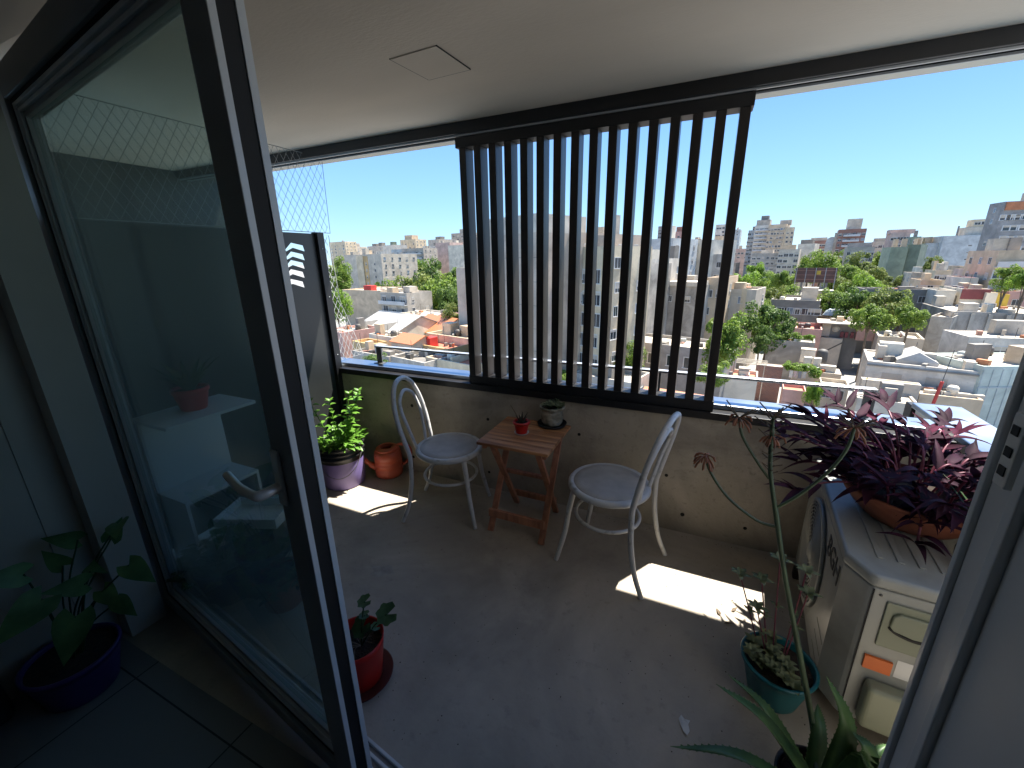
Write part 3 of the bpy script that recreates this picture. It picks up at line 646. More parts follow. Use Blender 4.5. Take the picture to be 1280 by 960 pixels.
# long stems over the rim, placed by bearing
for a, ln, ri, dr_ in [(2.75, .27, .10, -.02), (3.05, .24, .05, .02), (2.45, .26, .13, -.03), (2.0, .30, .17, -.02), (1.6, .28, .18, -.03), (3.4, .26, .03, .07), (.4, .24, .08, .06), (5.9, .22, .03, .09), (4.45, .13, .02, .09), (5.0, .14, .02, .08), (1.1, .28, .16, .0), (2.9, .30, .11, .0)]:
    trad(f, stm, (.13*math.cos(a), .13*math.sin(a), .11), a, ln, ri, dr_, 8, .135)
for a, ln in [(1.45, .2), (1.75, .24), (1.2, .2), (2.0, .24), (.95, .22), (2.3, .26)]:
    f2.X = None; trad(f2, stm, (.1*math.cos(a), .1*math.sin(a), .11), a, ln, .15, .0, 6, .10)
f.build('foliage', 'leaf_purple', t); f2.build('young_foliage', 'leaf_pink', t); stm.build('stem', 'stem_purple', t)
t = thing('black_pot', 'black pot wedged behind the air conditioner with long grey green blades', 'flower pot', (.985, 1.62, 0))
mb = MB(); pot(mb, .10, .125, .30, .005, .02, base=.35); mb.lathe([(0, .0), (.11, .0), (.11, .34), (0, .345)], n=24); mb.build('pot', 'dark_plastic', t); soil(t, .118, .62)
f = MB()
for k in range(12): a = 1.2+k*2.4; f.leaf((.04*math.cos(a), .04*math.sin(a), .62), (.5*math.cos(a), .5*math.sin(a), 1), rnd(.22, .36), .022, rnd(.6, 1.5), .4, 8, .4)
f.build('foliage', 'leaf_dark', t)

# --- teal pot with succulents
t = thing('teal_pot', 'teal plastic pot of sprawling succulents beside the air conditioner', 'flower pot', (.40, 1.455, 0))
mb = MB(); pot(mb, .082, .118, .165, .004, .012); mb.build('pot', 'teal_plastic', t); soil(t, .108, .14)
f = MB(); stm = MB()
def rosette(mb, p, r, n=10, wd=.5, up=.35):
    for k in range(n):
        a = k*2.399; e = up+.9*(k/n); mb.leaf(p, (math.cos(a), math.sin(a), e), r*(1-.45*k/n), r*wd, .35, .4, 4, .85)
for k in range(30):
    a = rnd(1.8, 5.2); r_ = rnd(.02, .115); rosette(f, (r_*math.cos(a), r_*math.sin(a), .15+rnd(0, .05)), rnd(.03, .05), 9)
for px, y in (((925, 718), 1.52), ((952, 725), 1.5), ((1010, 742), 1.44), ((975, 700), 1.5), ((1008, 715), 1.48), ((946, 760), 1.46)):
    p = onY(px[0], px[1], y)-Vector(t.location); stm.tube(curve([(p.x*.35, p.y*.3, .14), (p.x*.7, p.y*.7, lerp(.14, p.z, .55)), p], 6), .0025, 5); rosette(f, p, .045, 9, .42, .1)
    q = Vector((p.x*.7, p.y*.7, lerp(.14, p.z, .55))); rosette(f, q, .03, 5, .4, .1)
f.build('foliage', 'leaf_succ', t); stm.build('stem', 'stem_purple', t)

# --- aloe with tall branched flower stalk
ab = onZ(1022, 985, .14); ab.z = 0
t = thing('aloe_plant', 'toothed green aloe in dark pot with one tall branched orange flower stalk', 'potted plant', ab)
mb = MB(); pot(mb, .075, .10, .15, .004, .015); mb.build('pot', 'dark_plastic', t); soil(t, .095, .13)
def aloe_leaf(tip_px, ty, base, wd, bulge):
    tip = onY(tip_px[0], tip_px[1], ty)-ab; base = Vector(base); mid = (base+tip)*.5+Vector(bulge); pts = curve([base, mid, tip], 10); vs = []; fs = []
    mb = MB(); k_ = len(pts)
    for i, p in enumerate(pts):
        u_ = i/(k_-1); w_ = wd*(1-u_**1.6)*.5+.0008; d_ = (pts[min(i+1, k_-1)]-pts[max(i-1, 0)]).normalized(); view = (Vector(CAM)-ab-p).normalized(); x = d_.cross(Vector((0, 0, 1)))
        if x.length < .2: x = Vector((1, 0, 0))
        x.normalize(); nn = x.cross(d_).normalized(); th = .012*(1-u_)+.001
        vs += [p-x*w_+nn*w_*.45, p-nn*th*.2+nn*.0, p+x*w_+nn*w_*.45, p-nn*th]
    for i in range(k_-1):
        for j in range(4): fs.append((i*4+j, i*4+(j+1) % 4, i*4+4+(j+1) % 4, i*4+4+j))
    mb.add(vs, fs, True)
    for i in range(1, k_-2, 1):                                    # teeth along both margins
        for j in (0, 2):
            a, b = Vector(vs[i*4+j]), Vector(vs[i*4+4+j]); o_ = (a-Vector(vs[i*4+1])).normalized(); mb.add([a, (a+b)/2, (a*.6+b*.4)+o_*.004], [(0, 1, 2)], False)
    return mb
for tp_, ty, bs, wd, bu in [((895, 855), 1.10, (-.02, 0, .14), .055, (0, 0, .05)), ((910, 843), 1.22, (-.03, .02, .14), .045, (0, .0, .05)), ((838, 933), .92, (-.04, -.04, .14), .045, (0, 0, .06)),
                            ((1033, 845), 1.20, (.03, .0, .14), .065, (.03, 0, .05)), ((1066, 915), 1.12, (.04, -.02, .14), .07, (.035, 0, .07)), ((1075, 940), 1.05, (.05, -.03, .14), .05, (.03, 0, .03)), ((1022, 880), 1.26, (0, .04, .14), .05, (0, 0, .04)),
                            ((1110, 930), 1.15, (.06, 0, .14), .045, (0, 0, .05)), ((960, 985), .86, (0, -.06, .14), .055, (0, 0, .05))]:
    aloe_leaf(tp_, ty, bs, wd, bu).build('leaf', 'leaf_aloe', t)
YS = 1.26
def sp_(x, y, dy=0): return onY(x, y, YS+dy)-ab
st = [Vector((.0, .02, .14)), sp_(1018, 920, -.08), sp_(998, 810, -.02), sp_(981, 720), sp_(971, 650), sp_(963, 590), sp_(965, 540), sp_(967, 520)]
mb = MB(); mb.tube(curve(st, 6), [.0085]*14+[.0072]*12+[.006]*12+[.0045]*5, 8)
br = [[sp_(971, 659), sp_(945, 650), sp_(910, 622), sp_(888, 590), sp_(882, 570)], [sp_(961, 598), sp_(945, 575), sp_(928, 545), sp_(924, 522)], [sp_(972, 634), sp_(1000, 618), sp_(1035, 590), sp_(1058, 562), sp_(1068, 535)]]
for b in br: mb.tube(curve(b, 5), .0042, 6)
mb.build('flower_stalk', 'stalk', t)
dead = MB()
for c, n_, droop in ((br[0][-1], 20, .5), (br[1][-1], 9, .8), (sp_(966, 545), 8, .8), (br[2][-1], 7, .8)):
    fl = MB()
    for k in range(n_):
        a = k*2.4; d_ = Vector((math.cos(a), math.sin(a), rnd(-.5, .4) if k % 3 else -.8)).normalized(); e = c+d_*rnd(.02, .036)+Vector((0, 0, -.010*droop)); fl.tube([c+Vector((0, 0, rnd(-.01, .01))), lerp(c, e, .5)+Vector((0, 0, .004)), e, e+Vector((d_.x*.006, d_.y*.006, -.012))], [.0011, .002, .0034, .0026], 6)
    fl.build('bloom', 'bloom', t)
for k in range(40):
    z_ = k/40; p = lerp(sp_(963, 592), sp_(967, 518), z_); a = k*2.4; ln_ = rnd(.010, .028)*(1+z_); dead.tube([p, p+Vector((math.cos(a)*ln_, math.sin(a)*ln_, ln_*.6))], [.0012, .0018], 4)
dead.build('dry_flowers', 'twig', t)
for c in (br[1][-1], sp_(967, 522), br[2][-1]):
    dead = MB()
    for k in range(10): a = k*2.4; dead.tube([c, c+Vector((math.cos(a)*.04, math.sin(a)*.04, rnd(.0, .045)))], [.0015, .0022], 4)
    dead.build('dry_flowers', 'twig', t)

# --- small bits on the floor
sc_ = MB(); pts = [(0, 0), (.012, -.022), (.026, -.03), (.034, -.012), (.028, .006), (.034, .022), (.015, .018), (.002, .03), (-.006, .016)]
sc_.prism([(x*.95, y*1.1, .0012+.004*math.sin(x*90)) for x, y in pts], (0, 0, .0008)); p = onZ(850, 905)
o = sc_.build('paper_scrap', 'paper_white', loc=(p.x, p.y, .001)); tag(o, 'torn white paper scrap lying alone on the balcony floor', 'paper scrap')
for px, rz in (((405, 626), .3), ((915, 765), 1.0), ((900, 770), 1.9), ((905, 780), .4)):
    p = onZ(*px); o = MB().leaf((0, 0, .004), (1, 0, .1), .045, .014, .3, .5).build('dry_leaf', 'twig', loc=(p.x, p.y, .0), rot=(0, 0, rz))
    tag(o, {405: 'curled dry leaf on the sunny floor before the purple bucket', 915: 'dry leaf on the right sun patch, nearest to the teal pot', 900: 'dry leaf on the right sun patch, nearest to the right chair', 905: 'dry leaf at the lower shaded rim of the right sun patch'}[px[0]], 'dry leaf')

gr_ = MB()
for k in range(620):
    cx_, cy_, sp_r = random.choice(((-2.25, 1.85, .25), (.25, 1.45, .28), (-.95, .85, .2), (-1.0, 2.2, .5), (-.2, 1.9, .6), (-.4, 1.3, .8), (-1., 2.31, 0), (-1., 2.31, 0)))
    x, y = (random.gauss(cx_, sp_r), random.gauss(cy_, sp_r)) if sp_r else (rnd(-2.5, .5), 2.335-abs(random.gauss(0, .03)))
    if not (-2.55 < x < .5 and .72 < y < 2.32): continue
    r_ = rnd(.001, .0035); a = rnd(0, 6.28); gr_.add([(x+r_*math.cos(a+q*2.1), y+r_*math.sin(a+q*2.1), .0008) for q in range(3)]+[(x, y, .001+r_*.8)], [(0, 1, 3), (1, 2, 3), (2, 0, 3)], False)
tag(gr_.build('grit', 'soil'), kind='stuff')
for k, (px, mt_) in enumerate((((476, 714), 0),)):
    p = onZ(*px); st_ = MB(); n_ = 22; st_.poly([(.06*(1+.35*math.sin(3*a+k)+.2*math.sin(7*a))*math.cos(a), .045*(1+.3*math.sin(2*a+k*2)+.15*math.cos(5*a))*math.sin(a), .0006) for a in [2*PI*q/n_ for q in range(n_)]])
    tag(st_.build('floor_stain', 'stain_brown', loc=(p.x, p.y, .0)), kind='structure')

# ================================================================== SEEN THROUGH THE GLASS
t = thing('white_shelf', 'small white two tier shelf against the divider panel, seen through glass', 'shelf', (-2.60, .99, 0))
MB().box((.0, -.02, .835), (.33, .43, .853)).build('top', 'white_plastic', t, .002)
MB().box((.0, .0, .395), (.27, .40, .413)).build('shelf', 'white_plastic', t, .002)
MB().box((.0, .0, .413), (.016, .40, .8348)).build('back_panel', 'white_plastic', t, .001)
for y in (.0, .384): MB().box((.0165, y, .0), (.27, y+.016, .3948)).build('side_panel', 'white_plastic', t, .001)
t = thing('red_pot', 'red pot with dark spiky plant standing on the white shelf', 'flower pot', (-2.45, 1.20, .8535))
mb = MB(); pot(mb, .06, .08, .12, .004, .02); mb.build('pot', 'red_plastic', t); soil(t, .072, .105)
f = MB()
for k in range(22): a = k*2.4; f.leaf((.02*math.cos(a), .02*math.sin(a), .10), (.6*math.cos(a), .6*math.sin(a), 1), rnd(.13, .24), .035, rnd(.3, 1.2), .4, 6, .5)
f.build('foliage', 'leaf_dark', t)
def bushy(label, cat, loc, r, h, pm_, lf, n=120, sz=.05, name='potted_plant', ph=.2):
    t = thing(name, label, cat, loc); mb = MB(); pot(mb, r*.75, r, ph, .004, .015); mb.build('pot', pm_, t); soil(t, r*.93, ph-.02); f = MB(); stm = MB()
    for k in range(n):
        a = rnd(0, 6.28); e = math.sqrt(random.random())*r*1.5; z = ph-.02+h*(1-(e/(r*1.6))**2)*rnd(.35, 1); p = Vector((e*math.cos(a), e*math.sin(a), z))
        if k % 3 == 0: stm.tube(curve([(e*.2*math.cos(a), e*.2*math.sin(a), ph-.02), (e*.6*math.cos(a), e*.6*math.sin(a), ph+(z-ph)*.5), p], 4), .0018, 4)
        for q in range(4): b = a+rnd(-2, 2); f.leaf(p, (math.cos(b), math.sin(b), rnd(.1, .9)), sz*rnd(.6, 1.2), sz*.5, .8, .3, 4, .75)
    f.build('foliage', lf, t); stm.build('stem', lf, t); return t
bushy('low leafy plant in dark blue pot below the white shelf behind glass', 'potted plant', (-2.02, .95, 0), .13, .17, 'blue_pot', 'leaf_dark', 110)
bushy('bushy plant in dark brown pot behind glass, farther from the white shelf', 'potted plant', (-1.72, 1.02, 0), .11, .17, 'terracotta', 'leaf_dark', 100, ph=.17)
t = thing('white_tray', 'pale plastic tray leaning among the pots behind the glass', 'tray', (-2.14, 1.22, .0), .4)
MB().box((-.17, -.11, .24), (.17, .11, .25)).box((-.17, -.11, .2505), (-.16, .11, .30)).box((.16, -.11, .2505), (.17, .11, .30)).box((-.1595, -.11, .2505), (.1595, -.10, .30)).box((-.1595, .10, .2505), (.1595, .11, .30)).build('tray', 'white_plastic', t, .003)
MB().box((-.13, -.09, .0), (.13, .09, .2395)).build('crate', 'dark_plastic', t, .006)

# ================================================================== IN THE ROOM
t = thing('big_leaf_houseplant', 'houseplant with broad arrow shaped leaves in purple pot indoors by the door', 'potted plant', (-2.08, .40, 0)); t.scale = (.92, .92, .9)
mb = MB(); pot(mb, .115, .15, .19, .005, .02); mb.build('pot', 'indoor_pot', t); soil(t, .14, .17)
f = MB(); stm = MB()
def arrow(mb, p, d, L, Wd, nrm):
    p, d, nrm = Vector(p), Vector(d).normalized(), Vector(nrm).normalized(); x = d.cross(nrm).normalized(); up = x.cross(d).normalized(); vs = []
    prof = [(-.22, .30), (-.10, .42), (.05, .50), (.25, .46), (.5, .34), (.75, .17), (1., .004)]
    for s_, w in prof:
        sag = -.22*max(0, s_)**2*L
        for sg in (-1, 0, 1): vs.append(p+d*(max(s_, 0) if sg == 0 else s_)*L+x*sg*w*Wd+up*(sag+(.12*w*Wd if sg else 0)))
    fs = []
    for i in range(len(prof)-1): a = i*3; fs += [(a, a+1, a+4, a+3), (a+1, a+2, a+5, a+4)]
    mb.add(vs, fs, True)
for px, X, dr_, L, up in [((45, 735), -2.05, (.25, -.9, -.35), .17, (.75, .2, .6)), ((92, 760), -1.98, (.35, -.5, -.7), .17, (.8, -.3, .5)), ((95, 655), -2.2, (-.1, -.6, .4), .11, (.9, -.3, .2)), ((150, 632), -2.1, (.5, -.3, .05), .12, (.2, -.4, .9)),
                          ((165, 690), -2.0, (.7, .2, -.6), .13, (.7, -.4, .5)), ((120, 700), -2.12, (.3, -.1, .3), .12, (.8, -.5, .3)), ((130, 725), -2.05, (.6, 0, -.3), .11, (.5, -.5, .6)), ((105, 715), -2.1, (.1, -.4, .2), .13, (.9, -.2, .3)),
                          ((20, 700), -2.15, (.1, -.6, .3), .13, (.9, .1, .3)), ((150, 740), -2.0, (.6, .1, -.5), .10, (.5, -.5, .7)), ((75, 690), -2.2, (-.1, -.3, .7), .10, (.9, -.3, .1)), ((140, 655), -2.15, (.2, .3, .6), .10, (.8, -.5, .2))]:
    p = onX(px[0], px[1], X+.05)-Vector(t.location); stm.tube(curve([(p.x*.12, p.y*.12, .17), (p.x*.45, p.y*.45, lerp(.17, p.z, .62)), p], 6), .0035, 6); arrow(f, p, dr_, L, L*.72, up)
f.build('foliage', 'leaf_big', t); stm.build('stem', 'leaf_dark', t)
t = thing('padded_bag', 'dark padded bag leaning on the room wall at the left edge', 'bag', (-2.262, .05, 0))
MB().prism([(.0, -.22, 0), (.0, .20, 0), (.0, .17, .45), (.0, .08, .75), (.0, -.1, .78), (.0, -.2, .5)], (.12, 0, 0)).build('body', 'dark_cloth', t, .04, seg=4)
MB().tube(curve([(.125, .12, .06), (.135, .13, .25), (.13, .09, .5), (.125, .04, .70)], 6), .006, 6).build('piping', 'frame_light', t)
# ================================================================== THE CITY
GZ = -20.
g = MB(); g.poly([(-3500, 12, GZ), (3500, 12, GZ), (3500, 5200, GZ), (-3500, 5200, GZ)]); struct(g, 'ground', 'street')
def wallm(name, col, dirt=.6, sc=.3):
    concrete(name, col, tuple(c*dirt for c in col), tuple(c*(dirt+.12) for c in col), .85, sc, .55, (1, 1, .12), .1)
PAL = dict(white=(.74, .71, .65), pale=(.60, .56, .50), grey=(.44, .42, .39), dgrey=(.22, .22, .22), beige=(.60, .50, .38), cream=(.70, .61, .46), pink=(.60, .47, .44), rose=(.58, .36, .33),
           redbrown=(.34, .19, .155), brown=(.14, .075, .065), maroon=(.22, .055, .065), green=(.27, .34, .27), dgreen=(.19, .25, .20), bluew=(.56, .62, .68), blueg=(.42, .50, .56), ochre=(.62, .44, .22), yellow=(.62, .45, .06),
           terr=(.52, .21, .10), warm=(.50, .43, .37), terrace=(.55, .21, .14), orange=(.50, .19, .08), slate=(.30, .31, .33), metal=(.42, .44, .46), teal=(.46, .56, .57), roofw=(.62, .59, .53), roofg=(.46, .45, .42), roofd=(.24, .235, .23), red=(.55, .05, .04), tar=(.10, .10, .10))
for k, c in PAL.items(): wallm('c_'+k, (min(.8, c[0]*1.10), c[1]*1.02, c[2]*.90))
wallm('c_stain', (.52, .47, .40), .36, .3); wallm('c_stainw', (.70, .64, .55), .48, .3)
pm('c_glass', (.045, .055, .065), (.02, .025, .03), .7, .12, spec=.6)
pm('c_sky', (.20, .26, .32), (.10, .13, .17), .9, .1, spec=.8)
pm('c_shade', (.075, .07, .065), (.05, .045, .045), .7, .5)
pm('c_trim', (.62, .61, .58), None, .5, .7)
def brickm(name, c1, c2, mort, s=1.):
    mt, n, b = nodes(name); b.inputs['Roughness'].default_value = .85; tc = n.nodes.new('ShaderNodeTexCoord'); mp = n.nodes.new('ShaderNodeMapping'); mp.inputs['Rotation'].default_value = (PI/2, 0, 0)
    br = n.nodes.new('ShaderNodeTexBrick'); br.inputs['Scale'].default_value = s; br.inputs['Brick Width'].default_value = .34; br.inputs['Row Height'].default_value = .14; br.inputs['Mortar Size'].default_value = .018
    for k, c in (('Color1', c1), ('Color2', c2), ('Mortar', mort)): br.inputs[k].default_value = (*c, 1)
    n.links.new(tc.outputs['Object'], mp.inputs[0]); n.links.new(mp.outputs[0], br.inputs[0]); n.links.new(br.outputs[0], b.inputs['Base Color']); M[name] = mt
brickm('c_brick', (.30, .13, .09), (.20, .09, .07), (.34, .27, .22))
def ribm(name, c1, c2, s, ax):
    mt, n, b = nodes(name); b.inputs['Roughness'].default_value = .55; tc = n.nodes.new('ShaderNodeTexCoord'); wv = n.nodes.new('ShaderNodeTexWave'); wv.bands_direction = ax; wv.inputs['Scale'].default_value = s; wv.inputs['Distortion'].default_value = .3
    x = n.nodes.new('ShaderNodeMix'); x.data_type = 'RGBA'; x.inputs[6].default_value = (*c1, 1); x.inputs[7].default_value = (*c2, 1)
    n.links.new(tc.outputs['Object'], wv.inputs[0]); n.links.new(wv.outputs[0], x.inputs[0]); n.links.new(x.outputs[2], b.inputs['Base Color']); M[name] = mt
ribm('c_rib', (.60, .60, .58), (.44, .44, .43), 1.2, 'X'); ribm('c_tile', (.52, .21, .09), (.34, .12, .06), 1.6, 'X'); ribm('c_tileb', (.26, .13, .10), (.17, .085, .07), 1.6, 'X')
# one window mesh (unit size: 1 wide, 1 high, face at y=0 looking to -y) for every window of the town
def winmesh(name, pane, shut=0.):
    mb = MB(); t = .07
    mb.box((-.5, -.05, -.5), (-.5+t, 0, .5)).box((.5-t, -.05, -.5), (.5, 0, .5)).box((-.5+t, -.05, .5-t), (.5-t, 0, .5)).box((-.5-.06, -.12, -.5-.07), (.56, 0, -.5)).box((-.02, -.04, -.5), (.02, 0, .5-t))
    mb.cur = 1; mb.add([(-.5+t, -.015, -.5), (.5-t, -.015, -.5), (.5-t, -.015, .5-t), (-.5+t, -.015, .5-t)], [(0, 1, 2, 3)], False)
    if shut: mb.cur = 2; mb.add([(-.5+t, -.03, .5-t-shut), (.5-t, -.03, .5-t-shut), (.5-t, -.03, .5-t), (-.5+t, -.03, .5-t)], [(0, 1, 2, 3)], False)
    o = mb.build(name, ['c_trim', pane, 'c_pale']); me = o.data; bpy.data.objects.remove(o); return me
WIN = [winmesh('window', 'c_glass'), winmesh('window', 'c_glass', .35), winmesh('window', 'c_shade'), winmesh('window', 'c_shade', .55), winmesh('window', 'c_glass', .2), winmesh('window', 'c_shade', .8), winmesh('window', 'c_sky'), winmesh('window', 'c_shade', .3)]
GRP = {0: (0, 0, 1, 4, 6, 3), 1: (1, 1, 3, 7, 0), 2: (2, 2, 2, 7, 3, 4), 3: (3, 3, 5, 2)}
def window(par, x, y, z, w, h, rz=0., kind=None):
    o = bpy.data.objects.new('window', WIN[random.choice(GRP[kind] if kind is not None else range(8))]); COL.objects.link(o); o.parent = par
    o.location = (x, y, z); o.scale = (w, 1, h); o.rotation_euler = (0, 0, rz); return o
def anchor(x1, y1, x2, z, R, rot):
    Aw = onZ(x1, y1, z) if R is None else onR(x1, y1, R); r_ = math.radians(rot); d = Vector((math.cos(r_), -math.sin(r_), 0)); lo, hi = 0, 2000.
    for _ in range(60):
        mid = (lo+hi)/2
        P = Aw+d*mid; c = RW.T @ (np.array(P)-CAM)
        if c[2] < -.1 and CX+F*c[0]/-c[2] < x2: lo = mid
        else: hi = mid
    return Aw, lo
def blk(name, label, cat, x1, y1, x2, z=None, R=None, dep=14, rot=18, col='pale', roof='roofg', base=GZ, front=None, right=None, left=None, rim=.5, tank=None, balc=None, group=None, H0=None):
    """box building: its front top edge runs between two points of the photograph at a real height or distance"""
    Aw, Wd = anchor(x1, y1, x2, z, R, rot); H = Aw.z-base
    t = thing(name, label, cat, (Aw.x, Aw.y, base), -math.radians(rot), group)
    mb = MB(); i = min(.25, Wd*.05)
    mb.add([(0, 0, 0), (Wd, 0, 0), (Wd, dep, 0), (0, dep, 0), (0, 0, H), (Wd, 0, H), (Wd, dep, H), (0, dep, H), (i, i, H), (Wd-i, i, H), (Wd-i, dep-i, H), (i, dep-i, H), (i, i, H-rim), (Wd-i, i, H-rim), (Wd-i, dep-i, H-rim), (i, dep-i, H-rim)],
           [(0, 1, 5, 4), (1, 2, 6, 5), (2, 3, 7, 6), (3, 0, 4, 7), (4, 5, 9, 8), (5, 6, 10, 9), (6, 7, 11, 10), (7, 4, 8, 11), (8, 9, 13, 12), (9, 10, 14, 13), (10, 11, 15, 14), (11, 8, 12, 15)], False)
    mb.build('wall', 'c_'+col if 'c_'+col in M else col, t)
    rf = MB(); rf.poly([(i, i, H-rim+.004), (Wd-i, i, H-rim+.004), (Wd-i, dep-i, H-rim+.004), (i, dep-i, H-rim+.004)]); rfo = rf.build('roof', 'c_'+roof, t)
    def grid(spec, wdt, place):
        nc, nr, ww, wh, z0, dz = spec[:6]; kd = spec[6] if len(spec) > 6 else None
        for r in range(nr):
            for c in range(nc):
                zz = H-z0-r*dz
                if zz < 1 or random.random() < .06: continue
                place((c+.5+random.uniform(-.06, .06))*wdt/nc, zz, ww*random.choice((1, 1, 1, .75, 1.15)), wh, kd)
    r0 = random.Random(label)
    if not tank and dep > 3 and Wd > 3:
        for k in range(r0.randint(1, 3)):
            a_, b_, c_ = r0.uniform(.8, min(3.2, Wd*.35)), r0.uniform(.8, min(3, dep*.35)), r0.uniform(.6, 2.2) if z is not None else r0.uniform(1.5, 3.5)
            x_, y_ = r0.uniform(.4, Wd-a_-.4), r0.uniform(.4, dep-b_-.4); MB().box((x_, y_, H-rim+.006), (x_+a_, y_+b_, H-rim+c_)).build('roof_room', 'c_'+r0.choice(('pale', 'white', 'grey', 'roofg', 'beige', 'roofd')), t)
    if z is not None and dep > 3 and Wd > 3:
        for k in range(r0.randint(4, 9)):                             # small roof clutter: boxes, sheets, pipes, bags
            a_, b_, c_ = r0.uniform(.25, 1.1), r0.uniform(.25, 1.3), r0.uniform(.15, .8); x_, y_ = r0.uniform(.4, max(.5, Wd-1.6)), r0.uniform(.4, max(.5, dep-1.6))
            mb2 = MB(); mb2.X = Matrix.Translation((x_, y_, 0)) @ Matrix.Rotation(r0.uniform(0, 3), 4, 'Z'); mb2.box((-a_/2, -b_/2, H-rim+.006), (a_/2, b_/2, H-rim+c_)); mb2.build('roof_clutter', 'c_'+r0.choice(('tar', 'dgrey', 'roofd', 'redbrown', 'terr', 'grey', 'white', 'slate', 'blueg')), t)
        for k in range(r0.randint(1, 2)):
            x_, y_ = r0.uniform(.4, Wd-.4), r0.uniform(.4, dep-.4); MB().tube([(x_, y_, H-rim+.006), (x_, y_, H+r0.uniform(1.2, 2.6))], .035, 5).build('aerial', 'c_tar', t)
        if r0.random() < .6: x_, y_ = r0.uniform(1, Wd-1), r0.uniform(1, dep-1); MB().lathe([(0, 0), (.5, 0), (.52, .9), (.35, 1.1), (0, 1.15)], n=16).build('roof_tank', 'c_'+r0.choice(('tar', 'blueg', 'white')), t, loc=(x_, y_, H-rim+.006))
    plain = any(w in label for w in ('blank', 'wall', 'windowless', 'planter', 'terrace', 'plain', 'flank', 'slice', 'annex', 'tarp', 'shed'))
    if not plain and dep > 3.5:
        kd = None if z is None else r0.choice((0, 2, 2, 3))
        nr = max(1, min(7, int((H-3)/3.1)))
        if not front: front = (max(1, min(6, int(Wd/3.6))), nr if z is None else min(nr, 2), 1.2, 1.35, 2., 3.05, kd)
        if not right and x2 < 1100: right = (max(1, min(5, int(dep/3.6))), nr if z is None else min(nr, 2), 1.2, 1.35, 2., 3.05, kd)
        if not left and x1 > 1120: left = (max(1, min(5, int(dep/3.6))), nr if z is None else min(nr, 2), 1.2, 1.35, 2., 3.05, kd)
    if front: grid(front, Wd, lambda u, zz, ww, wh, kd: window(t, u, 0, zz, ww, wh, 0, kd))
    if right: grid(right, dep, lambda u, zz, ww, wh, kd: window(t, Wd, u, zz, ww, wh, PI/2, kd))
    if left: grid(left, dep, lambda u, zz, ww, wh, kd: window(t, 0, dep-u, zz, ww, wh, -PI/2, kd))
    if balc:
        n_, z0, dz, u0, u1 = balc[:5]; bm_ = balc[5] if len(balc) > 5 else 'c_trim'
        for k in range(n_):
            zz = H-z0-k*dz; MB().box((u0*Wd, -1.1, zz-.15), (u1*Wd, 0, zz)).box((u0*Wd, -1.1, zz+.001), (u1*Wd, -1.02, zz+.95)).build('balcony', bm_, t)
    if tank:
        for (u, v, w_, d_, h_, mt) in tank: MB().box((u*Wd-w_/2, v*dep-d_/2, H-rim+.006), (u*Wd+w_/2, v*dep+d_/2, H+h_)).build('roof_room', 'c_'+mt, t)
    return t, Wd, H
def gable(label, x1, y1, x2, z, dep, rise, rot, col, roofm, base=GZ, ridge='x', cat='house', name='house', front=None):
    Aw, Wd = anchor(x1, y1, x2, z, None, rot); H = Aw.z-base; t = thing(name, label, cat, (Aw.x, Aw.y, base), -math.radians(rot))
    mb = MB(); mb.box((0, 0, 0), (Wd, dep, H)); e = .25
    if ridge == 'x':
        mb.add([(0, 0, H), (0, dep, H), (0, dep/2, H+rise), (Wd, 0, H), (Wd, dep, H), (Wd, dep/2, H+rise)], [(0, 2, 1), (3, 4, 5)], False)
        rf = MB(); rf.prism([(-e, -e, H-.05+.02), (-e, dep/2, H+rise+.05), (-e, dep+e, H-.03), (-e, dep+e, H+.1), (-e, dep/2, H+rise+.2), (-e, -e, H+.1)], (Wd+2*e, 0, 0))
    else:
        mb.add([(0, 0, H), (Wd, 0, H), (Wd/2, 0, H+rise), (0, dep, H), (Wd, dep, H), (Wd/2, dep, H+rise)], [(0, 1, 2), (4, 3, 5)], False)
        rf = MB(); rf.prism([(-e, -e, H-.03), (Wd/2, -e, H+rise+.05), (Wd+e, -e, H-.03), (Wd+e, -e, H+.1), (Wd/2, -e, H+rise+.2), (-e, -e, H+.1)], (0, dep+2*e, 0))
    mb.build('wall', 'c_'+col, t); rf.build('roof', roofm, t)
    if front:
        nc, ww, wh, z0 = front
        for c in range(nc): window(t, (c+.5)*Wd/nc, 0, H-z0, ww, wh)
    return t, Wd, H

# ---------------------------------------------------------------- trees
def crown_mesh(seed, n=6500, lobes=34, flat=.8):
    """leaf clumps spread over many lobes: dense enough to read as foliage, loose at the rim"""
    rs = random.Random(seed); L = []
    for k in range(lobes):
        a = rs.uniform(0, 2*PI); z = rs.uniform(-.62, .62)*flat; m_ = math.sqrt(max(.05, 1-(z/.85)**2)); r_ = m_*.82*math.sqrt(rs.random())*(1+.28*math.sin(2*a+seed)+.15*math.sin(5*a)); L.append((Vector((r_*math.cos(a), r_*math.sin(a), z+rs.uniform(-.12, .12))), rs.uniform(.14, .36)))
    mb = MB()
    for k in range(n):
        c, r_ = rs.choice(L); d = Vector((rs.gauss(0, 1), rs.gauss(0, 1), rs.gauss(.25, 1))).normalized(); p = c+d*r_*rs.uniform(.7, 1.1); s_ = rs.uniform(.030, .062)
        nn = (d+Vector((rs.uniform(-1, 1), rs.uniform(-1, 1), rs.uniform(-.3, 1)))*.8).normalized(); x = nn.orthogonal().normalized(); y = nn.cross(x); a = rs.uniform(0, 6.28); x, y = x*math.cos(a)+y*math.sin(a), y*math.cos(a)-x*math.sin(a)
        mb.add([p-x*s_-y*s_*.2, p-y*s_*.6, p+x*s_*1.1+y*s_*.1, p+y*s_*.7+nn*s_*.3], [(0, 1, 2, 3)], False)
    o = mb.build('crown', 'leaf_town'); me = o.data; bpy.data.objects.remove(o); return me
